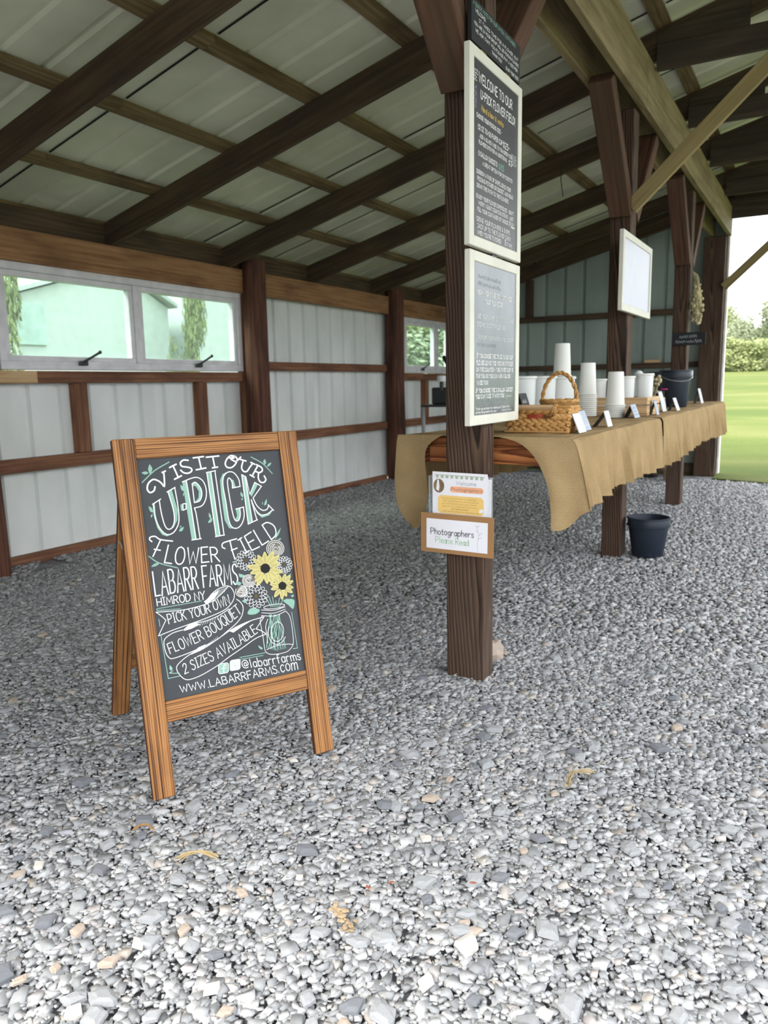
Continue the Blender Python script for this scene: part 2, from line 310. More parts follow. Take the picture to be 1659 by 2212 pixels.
class MB:
    def __init__(s): s.v = []; s.f = []; s.m = []
    def add(s, vs, fs, mi=0):
        b = len(s.v); s.v += [tuple(q) for q in vs]; s.f += [tuple(b + i for i in q) for q in fs]; s.m += [mi] * len(fs)
    def box(s, x0, x1, y0, y1, z0, z1, b=0.0, mw=None, mi=0):
        c = ((x0 + x1) / 2, (y0 + y1) / 2, (z0 + z1) / 2); h = (abs(x1 - x0) / 2, abs(y1 - y0) / 2, abs(z1 - z0) / 2)
        vs = []; idx = {}
        if b <= 0:
            for sx in (-1, 1):
                for sy in (-1, 1):
                    for sz in (-1, 1): vs.append((c[0] + sx * h[0], c[1] + sy * h[1], c[2] + sz * h[2]))
            fs = [(0, 1, 3, 2), (4, 6, 7, 5), (0, 4, 5, 1), (2, 3, 7, 6), (0, 2, 6, 4), (1, 5, 7, 3)]
        else:
            b = min(b, min(h) * .45)
            for sx in (-1, 1):
                for sy in (-1, 1):
                    for sz in (-1, 1):
                        sg = (sx, sy, sz)
                        for a in range(3):
                            idx[sg, a] = len(vs)
                            vs.append(tuple(c[i] + sg[i] * (h[i] if i == a else h[i] - b) for i in range(3)))
            fs = []
            for a in range(3):
                o1, o2 = [i for i in range(3) if i != a]
                for sa in (-1, 1):
                    q = []
                    for s1, s2 in ((-1, -1), (1, -1), (1, 1), (-1, 1)):
                        g = [0, 0, 0]; g[a] = sa; g[o1] = s1; g[o2] = s2; q.append(idx[tuple(g), a])
                    if (sa > 0) == (a == 1): q.reverse()
                    fs.append(tuple(q))
            for a in range(3):       # edges along axis a
                o1, o2 = [i for i in range(3) if i != a]
                for s1 in (-1, 1):
                    for s2 in (-1, 1):
                        g0 = [0, 0, 0]; g0[a] = -1; g0[o1] = s1; g0[o2] = s2; g1 = list(g0); g1[a] = 1
                        fs.append((idx[tuple(g0), o1], idx[tuple(g1), o1], idx[tuple(g1), o2], idx[tuple(g0), o2]))
            for sx in (-1, 1):
                for sy in (-1, 1):
                    for sz in (-1, 1): fs.append(tuple(idx[(sx, sy, sz), a] for a in range(3)))
        if mw is not None: vs = [mw @ Vector(q) for q in vs]
        s.add(vs, fs, mi); return s
    def prism(s, poly, z0, z1, mw=None, mi=0):
        n = len(poly); vs = [(x, y, z0) for x, y in poly] + [(x, y, z1) for x, y in poly]
        tri = tessellate_polygon([[Vector((x, y, 0)) for x, y in poly]])
        fs = [tuple(reversed(t)) for t in tri] + [tuple(i + n for i in t) for t in tri] + [(i, (i + 1) % n, n + (i + 1) % n, n + i) for i in range(n)]
        if mw is not None: vs = [mw @ Vector(q) for q in vs]
        s.add(vs, fs, mi); return s
    def flat(s, poly, z, mi=0):
        tri = tessellate_polygon([[Vector((x, y, 0)) for x, y in poly]])
        fs = []
        for t in tri:
            a, b, c = (poly[i] for i in t)
            if (b[0] - a[0]) * (c[1] - a[1]) - (b[1] - a[1]) * (c[0] - a[0]) < 0: t = (t[0], t[2], t[1])
            fs.append(t)
        s.add([(x, y, z) for x, y in poly], fs, mi); return s
    def ribbon(s, pts, w, z, mi=0):
        q = [pts[0]]
        for p in pts[1:]:
            if math.hypot(p[0] - q[-1][0], p[1] - q[-1][1]) > w * .12: q.append(p)
        if len(q) < 2: return s
        n = len(q); L = []; R = []
        dirs = []
        for i in range(n - 1):
            dx, dy = q[i + 1][0] - q[i][0], q[i + 1][1] - q[i][1]; d = math.hypot(dx, dy); dirs.append((dx / d, dy / d))
        q[0] = (q[0][0] - dirs[0][0] * w * .35, q[0][1] - dirs[0][1] * w * .35)
        q[-1] = (q[-1][0] + dirs[-1][0] * w * .35, q[-1][1] + dirs[-1][1] * w * .35)
        for i in range(n):
            a = dirs[max(0, i - 1)]; b = dirs[min(n - 2, i)]
            nx, ny = -(a[1] + b[1]), a[0] + b[0]; l = math.hypot(nx, ny) or 1
            nx /= l; ny /= l; k = min(1.6, 1 / max(.4, abs(nx * -a[1] + ny * a[0])))
            ww = w / 2 * k
            L.append((q[i][0] + nx * ww, q[i][1] + ny * ww, z)); R.append((q[i][0] - nx * ww, q[i][1] - ny * ww, z))
        s.add(L + R, [(i, n + i, n + i + 1, i + 1) for i in range(n - 1)], mi); return s
    def tube(s, pts, r, n=8, mi=0, cap=True):
        pts = [Vector(p) for p in pts]; rs = r if isinstance(r, (list, tuple)) else [r] * len(pts)
        vs = []; ref = None
        for i, p in enumerate(pts):
            d = (pts[min(i + 1, len(pts) - 1)] - pts[max(i - 1, 0)]).normalized()
            if ref is None:
                ref = Vector((0, 0, 1)) if abs(d.z) < .9 else Vector((1, 0, 0))
            a = d.cross(ref).normalized(); ref = a.cross(d).normalized() * 1; b = a.cross(d).normalized()
            for k in range(n):
                t = 2 * math.pi * k / n; vs.append(p + (a * math.cos(t) + b * math.sin(t)) * rs[i])
        m = len(pts)
        fs = [(i * n + k, i * n + (k + 1) % n, (i + 1) * n + (k + 1) % n, (i + 1) * n + k) for i in range(m - 1) for k in range(n)]
        if cap: fs += [tuple(range(n)), tuple((m - 1) * n + k for k in reversed(range(n)))]
        s.add(vs, fs, mi); return s
    def lathe(s, prof, n=24, mi=0, mw=None):
        vs = [(r * math.cos(2 * math.pi * k / n), r * math.sin(2 * math.pi * k / n), z) for r, z in prof for k in range(n)]
        m = len(prof)
        fs = [(i * n + k, i * n + (k + 1) % n, (i + 1) * n + (k + 1) % n, (i + 1) * n + k) for i in range(m - 1) for k in range(n)]
        if mw is not None: vs = [mw @ Vector(q) for q in vs]
        s.add(vs, fs, mi); return s
    def ball(s, c, r, n=8, m=5, sc=(1, 1, 1), mi=0, rot=None):
        vs = []
        for i in range(m + 1):
            ph = math.pi * i / m
            for k in range(n):
                t = 2 * math.pi * k / n
                q = Vector((math.sin(ph) * math.cos(t) * sc[0], math.sin(ph) * math.sin(t) * sc[1], math.cos(ph) * sc[2])) * r
                if rot is not None: q = rot @ q
                vs.append(q + Vector(c))
        fs = [(i * n + k, (i + 1) * n + k, (i + 1) * n + (k + 1) % n, i * n + (k + 1) % n) for i in range(m) for k in range(n)]
        s.add(vs, fs, mi); return s
    def mesh(s, name, smooth=False):
        me = bpy.data.meshes.new(name); me.from_pydata(s.v, [], s.f)
        if any(s.m): me.polygons.foreach_set('material_index', s.m)
        if smooth:
            me.polygons.foreach_set('use_smooth', [True] * len(s.f)); me.set_sharp_from_angle(angle=math.radians(40))
        me.update(); return me
    def build(s, name, mats, parent=None, mw=None, smooth=False):
        return link(name, s.mesh(name, smooth), mats, mw, parent)
def board(name, p0, p1, w, t, mat, parent=None, upv=(0, 0, 1), b=.003):
    """plank whose long axis is its own X; t is measured along upv, w across"""
    p0 = Vector(p0); p1 = Vector(p1); x = (p1 - p0).normalized(); z = Vector(upv); y = z.cross(x).normalized(); z = x.cross(y)
    c = (p0 + p1) / 2; L = (p1 - p0).length
    mw = Matrix(((x.x, y.x, z.x, c.x), (x.y, y.y, z.y, c.y), (x.z, y.z, z.z, c.z), (0, 0, 0, 1)))
    return MB().box(-L / 2, L / 2, -w / 2, w / 2, -t / 2, t / 2, b).build(name, mat, parent, mw)
def copy_tree(o, mw, parent=None):
    c = o.copy(); COL.objects.link(c); c.parent = None; put(c, mw, parent)
    for ch in o.children:
        l = MW[o.name].inverted() @ MW[ch.name]
        copy_tree(ch, mw @ l, c)
    return c
def spline(pts, k=5):
    P = [np.array(p, float) for p in pts]
    if len(P) < 3: return [tuple(p) for p in P]
    P = [2 * P[0] - P[1]] + P + [2 * P[-1] - P[-2]]; out = []
    for i in range(1, len(P) - 2):
        a, b, c, d = P[i - 1:i + 3]
        for j in range(k):
            t = j / k
            out.append(tuple(.5 * (2 * b + (c - a) * t + (2 * a - 5 * b + 4 * c - d) * t * t + (3 * b - a - 3 * c + d) * t ** 3)))
    out.append(tuple(P[-2])); return out

# ------------------------------------------------------------------ stroke lettering
GL = {}
for ln in '''A 7 0,0 3.5,10 7,0;1.3,3.5 5.7,3.5
B 6 0,0 0,10;~0,10 4,9.8 5.4,7.8 4,5.5 0,5.2;~0,5.2 4.6,5 6,2.6 4.4,.3 0,0
C 6 ~6,8.4 4.4,9.9 2,9.5 .3,7 .2,3.2 1.8,.5 4.2,.1 6,1.6
D 6.4 0,0 0,10;~0,10 3.6,9.6 6,7 6.2,4 4,.8 0,0
E 5.4 5.4,10 0,10 0,0 5.4,0;0,5.2 4.4,5.2
F 5.2 5.2,10 0,10 0,0;0,5.2 4.2,5.2
G 6.6 ~6.2,8.4 4.4,9.9 2,9.5 .3,7 .2,3.2 1.8,.5 4.2,.1 6.2,1.4 6.4,4.2;6.4,4.2 3.8,4.2
H 6.2 0,0 0,10;6.2,0 6.2,10;0,5.1 6.2,5.1
I 3 1.5,0 1.5,10;0,0 3,0;0,10 3,10
J 5 ~4.6,10 4.6,3 3.4,.2 1.4,.2 .2,2
K 6 0,0 0,10;5.8,10 0,4.6;1.6,6 6,0
L 5 0,10 0,0 5,0
M 8 0,0 .8,10 4,2.6 7.2,10 8,0
N 6.4 0,0 0,10 6.4,0 6.4,10
O 7 ~3.5,10 1,8.7 0,5 1,1.3 3.5,0 6,1.3 7,5 6,8.7 3.5,10
P 5.8 0,0 0,10;~0,10 4,9.8 5.8,7.4 4,4.9 0,4.6
Q 7 ~3.5,10 1,8.7 0,5 1,1.3 3.5,0 6,1.3 7,5 6,8.7 3.5,10;4.4,2.6 7.2,-.8
R 6 0,0 0,10;~0,10 4,9.8 5.6,7.5 4,5.2 0,5;2.4,5 6,0
S 5.6 ~5.4,8.6 3.6,10 1.2,9.4 .4,7.4 2,5.7 4.2,4.7 5.4,2.8 4.4,.6 2,0 0,1.4
T 6 0,10 6,10;3,10 3,0
U 6.4 ~0,10 0,3.4 1.2,.6 3.2,0 5.2,.6 6.4,3.4 6.4,10
V 6.6 0,10 3.3,0 6.6,10
W 9 0,10 2.2,0 4.5,7.6 6.8,0 9,10
X 6.4 0,0 6.4,10;0,10 6.4,0
Y 6.4 0,10 3.2,5 6.4,10;3.2,5 3.2,0
Z 6 0,10 6,10 0,0 6,0
2 5.6 ~.2,7.8 1.2,9.7 3.4,10 5,8.6 4.6,6 2,2.6 0,0;0,0 5.6,0
3 5.4 ~.2,8.8 2.4,10 4.8,8.6 4.2,6 2,5.3;~2,5.3 4.8,4.6 5.4,2.2 3.4,.1 .8,.4 0,1.6
5 5.4 5,10 .8,10 .5,5.6;~.5,5.6 3.2,6.3 5.2,4.8 5.2,1.8 3.2,.1 .4,.8
8 5.6 ~2.8,5.3 .6,6.6 .8,9.2 2.8,10 4.8,9.2 5,6.6 2.8,5.3 .3,3.6 .3,1 2.8,0 5.3,1 5.3,3.6 2.8,5.3
0 6 ~3,10 .8,8.7 0,5 .8,1.3 3,0 5.2,1.3 6,5 5.2,8.7 3,10
$ 5.6 ~5.4,8 3.6,9.2 1.2,8.7 .4,7 2,5.5 4.2,4.7 5.4,3 4.4,1.2 2,.8 0,1.8;2.8,10.8 2.8,-.8
! 1.6 .8,10 .8,3;.8,.6 .8,0
. 1.4 .6,.5 .8,0
, 1.6 1,.6 .4,-1.4
' 1.4 .8,10 .5,7.6
- 3.6 .4,5 3.2,5
& 6.4 ~6,0 2,6.4 1.6,8.8 3,10 4.2,8.8 3.6,6.8 .6,3.4 .4,1 2.4,0 4.6,1.2 6,4
* 1.8 .7,5.4 1.1,4.8
@ 8 ~5.6,3.2 4.4,2.6 3,3.4 2.8,5.4 4,6.8 5.4,6.2 5.6,4 6.6,3 7.8,4.6 7.4,7.4 5.6,9.4 3,9.4 .8,7.6 .2,4.4 1.6,1.2 4.6,.2 7,1
a 4.6 ~4.4,4.8 2.8,6.2 .8,5.2 .2,2.8 1,.4 2.8,.2 4.2,1.8 4.4,4.2;4.5,6 4.5,0
b 4.8 0,10 0,0;~0,3.8 1.6,6 3.8,5.8 4.8,3.2 3.8,.5 1.6,.2 0,2
c 4.4 ~4.2,5 2.8,6.2 .8,5.2 .1,3 1,.6 2.8,0 4.3,1.2
d 4.8 4.6,10 4.6,0;~4.6,3.8 3,6 1,5.6 .1,3 1,.4 3,.2 4.6,2
e 4.6 ~.3,3.2 4.3,3.4 3.8,5.4 2.2,6.2 .6,5 .1,3 1,.6 2.8,0 4.4,1.2
f 3.8 ~3.8,9.2 2.6,10 1.6,9 1.4,6 1.4,0;0,6 3.4,6
g 4.6 ~4.4,4.8 2.8,6.2 .8,5.2 .2,3 1,.8 2.8,.6 4.4,2.4;~4.5,6 4.5,-1 3.4,-3 1.2,-3 .3,-1.8
h 4.6 0,10 0,0;~0,3.4 1.4,5.8 3.4,6 4.4,4.4 4.5,0
i 1.6 .8,6 .8,0;.7,8.6 .9,8
k 4.4 0,10 0,0;4,6 0,2.4;1.4,3.6 4.4,0
l 1.6 .8,10 .8,0
m 7 0,6 0,0;~0,3.6 1.2,5.8 2.8,6 3.5,4.4 3.5,0;~3.5,3.6 4.7,5.8 6.2,6 7,4.4 7,0
n 4.6 0,6 0,0;~0,3.6 1.4,5.8 3.4,6 4.4,4.4 4.5,0
o 4.8 ~2.4,6.2 .6,5.2 0,3 .7,.8 2.4,0 4.1,.8 4.8,3 4.2,5.2 2.4,6.2
p 4.8 0,6 0,-3.4;~0,3.8 1.6,6 3.8,5.8 4.8,3.2 3.8,.5 1.6,.2 0,2
r 3.6 0,6 0,0;~0,3.4 1.2,5.6 2.6,6.2 3.6,5.6
s 4 ~3.8,5.2 2.4,6.2 .6,5.6 .6,4 2.6,3.1 3.8,1.8 3,.2 1.4,0 0,.9
t 3.4 ~1.4,9 1.4,1.4 2.2,.1 3.4,.6;0,6 3.2,6
u 4.6 ~0,6 .1,1.8 1.2,.1 3,.4 4.4,2.4;4.5,6 4.5,0
v 4.4 0,6 2.2,0 4.4,6
w 6.4 0,6 1.6,0 3.2,5 4.8,0 6.4,6
y 4.6 0,6 2.4,.4;4.6,6 1.4,-3.4'''.split('\n'):
    a, wdt, st = ln.split(' ', 2)
    GL[a] = (float(wdt), [(q[0] == '~', [tuple(map(float, c.split(','))) for c in q.lstrip('~').split()]) for q in st.split(';')])
def resample(P, n=40):
    P = spline(P, 8) if len(P) > 2 else P
    d = [0]
    for a, b in zip(P, P[1:]): d.append(d[-1] + math.hypot(b[0] - a[0], b[1] - a[1]))
    x = np.linspace(0, d[-1], n)
    return np.stack([np.interp(x, d, [p[0] for p in P]), np.interp(x, d, [p[1] for p in P])], 1)
def text(mb, s, bot, top, w, z, mi=0, sp=2.0):
    """hand-lettered strokes between a bottom and a top curve on the panel's own plane"""
    tot = sum((GL[c][0] + sp) if c in GL else 4 for c in s) - sp
    B, Tp = resample(bot), resample(top); k = np.linspace(0, 1, len(B)); pen = 0
    for c in s:
        if c not in GL: pen += 4; continue
        gw, st = GL[c]; j = random.uniform(-.25, .25)
        for sm, pts in st:
            q = spline(pts, 4) if sm else pts
            o = []
            for x, y in q:
                t = (pen + x) / tot; y = (y + j) / 10
                b = (np.interp(t, k, B[:, 0]), np.interp(t, k, B[:, 1])); u = (np.interp(t, k, Tp[:, 0]), np.interp(t, k, Tp[:, 1]))
                o.append((b[0] + (u[0] - b[0]) * y, b[1] + (u[1] - b[1]) * y))
            mb.ribbon(o, w, z, mi)
        pen += gw + sp
def line(mb, s, x0, x1, y, h, w, z, mi=0, dy=0.0):
    text(mb, s, [(x0, y), (x1, y + dy)], [(x0, y + h), (x1, y + dy + h)], w, z, mi)
def scribble(mb, x0, x1, y, h, w, z, mi=0, n=14):
    """illegible small script"""
    pts = []
    for i in range(n * 2 + 1):
        pts.append((x0 + (x1 - x0) * i / (n * 2), y + (h * random.uniform(.5, 1) if i % 2 else h * random.uniform(-.05, .15))))
    k = 0
    while k < len(pts) - 3:
        m = random.choice((5, 7, 9)); mb.ribbon(spline(pts[k:k + m], 3), w, z, mi); k += m
STONES = [(-1.272, 0.922, 0.0223, 'stone_tan'), (-1.130, 0.954, 0.0223, 'stone_pale'), (-1.142, 0.892, 0.0223, 'stone_tan'), (-1.052, 1.003, 0.0149, 'stone_pale'), (-1.166, 1.025, 0.031, 'stone_grey'), (-1.262, 1.018, 0.0149, 'stone_grey'), (-0.857, 1.133, 0.0248, 'stone_grey'), (-0.824, 1.158, 0.0236, 'stone_grey'), (-0.744, 1.168, 0.0279, 'stone_grey'), (-0.973, 1.003, 0.0211, 'stone_dark'), (-0.870, 1.052, 0.0174, 'stone_grey'), (-0.919, 0.933, 0.0217, 'stone_pale'), (-0.860, 0.906, 0.0161, 'stone_tan'), (-1.057, 0.783, 0.031, 'stone_grey'), (-0.968, 0.837, 0.0223, 'stone_grey'), (-1.101, 0.776, 0.0223, 'stone_pale'), (-1.254, 0.777, 0.0174, 'stone_tan'), (-1.220, 0.831, 0.0149, 'stone_tan'), (-1.353, 0.909, 0.026, 'stone_dark'), (-1.468, 1.083, 0.0248, 'stone_grey'), (-1.393, 1.085, 0.0248, 'stone_dark'), (-1.410, 1.227, 0.0186, 'stone_dark'), (-1.352, 1.343, 0.0217, 'stone_grey'), (-0.965, 1.201, 0.0198, 'stone_grey'), (-0.967, 1.279, 0.0124, 'stone_pale'), (-0.747, 1.001, 0.0211, 'stone_grey'), (-0.665, 1.023, 0.0279, 'stone_dark'), (-1.361, 1.003, 0.0211, 'stone_grey'), (-1.644, 1.132, 0.0248, 'stone_dark'), (-1.078, 1.026, 0.0186, 'stone_tan'), (-0.918, 1.646, 0.0279, 'stone_grey'), (-0.857, 1.671, 0.0174, 'stone_dark'), (-0.839, 1.617, 0.0186, 'stone_grey'), (-0.603, 1.981, 0.0211, 'stone_grey'), (-0.849, 1.838, 0.0174, 'stone_tan'), (-0.782, 1.800, 0.0155, 'stone_grey'), (-0.536, 1.681, 0.026, 'stone_dark'), (-0.480, 1.694, 0.0136, 'stone_pale'), (-0.532, 1.580, 0.0223, 'stone_grey'), (-0.401, 1.614, 0.0248, 'stone_grey'), (-0.205, 1.828, 0.0223, 'stone_grey'), (-0.711, 1.396, 0.031, 'stone_grey'), (-0.612, 1.463, 0.031, 'stone_grey'), (-0.565, 1.497, 0.0223, 'stone_dark'), (-0.585, 1.346, 0.026, 'stone_grey'), (-0.574, 1.315, 0.0161, 'stone_tan'), (-0.419, 1.378, 0.0341, 'stone_grey'), (-0.576, 1.137, 0.0248, 'stone_pale'), (-0.481, 1.140, 0.0174, 'stone_dark'), (-0.357, 1.171, 0.0186, 'stone_pale'), (-0.322, 1.733, 0.0211, 'stone_grey'), (-0.276, 1.585, 0.0211, 'stone_grey'), (-0.120, 1.615, 0.0186, 'stone_dark'), (-0.076, 1.390, 0.0223, 'stone_grey'), (-0.701, 1.203, 0.031, 'stone_grey'), (-0.236, 2.079, 0.0186, 'stone_grey'), (-0.389, 1.502, 0.0149, 'stone_grey'), (-0.231, 1.641, 0.0186, 'stone_dark'), (-0.476, 1.339, 0.0211, 'stone_dark'), (-0.551, 1.612, 0.0136, 'stone_tan')]

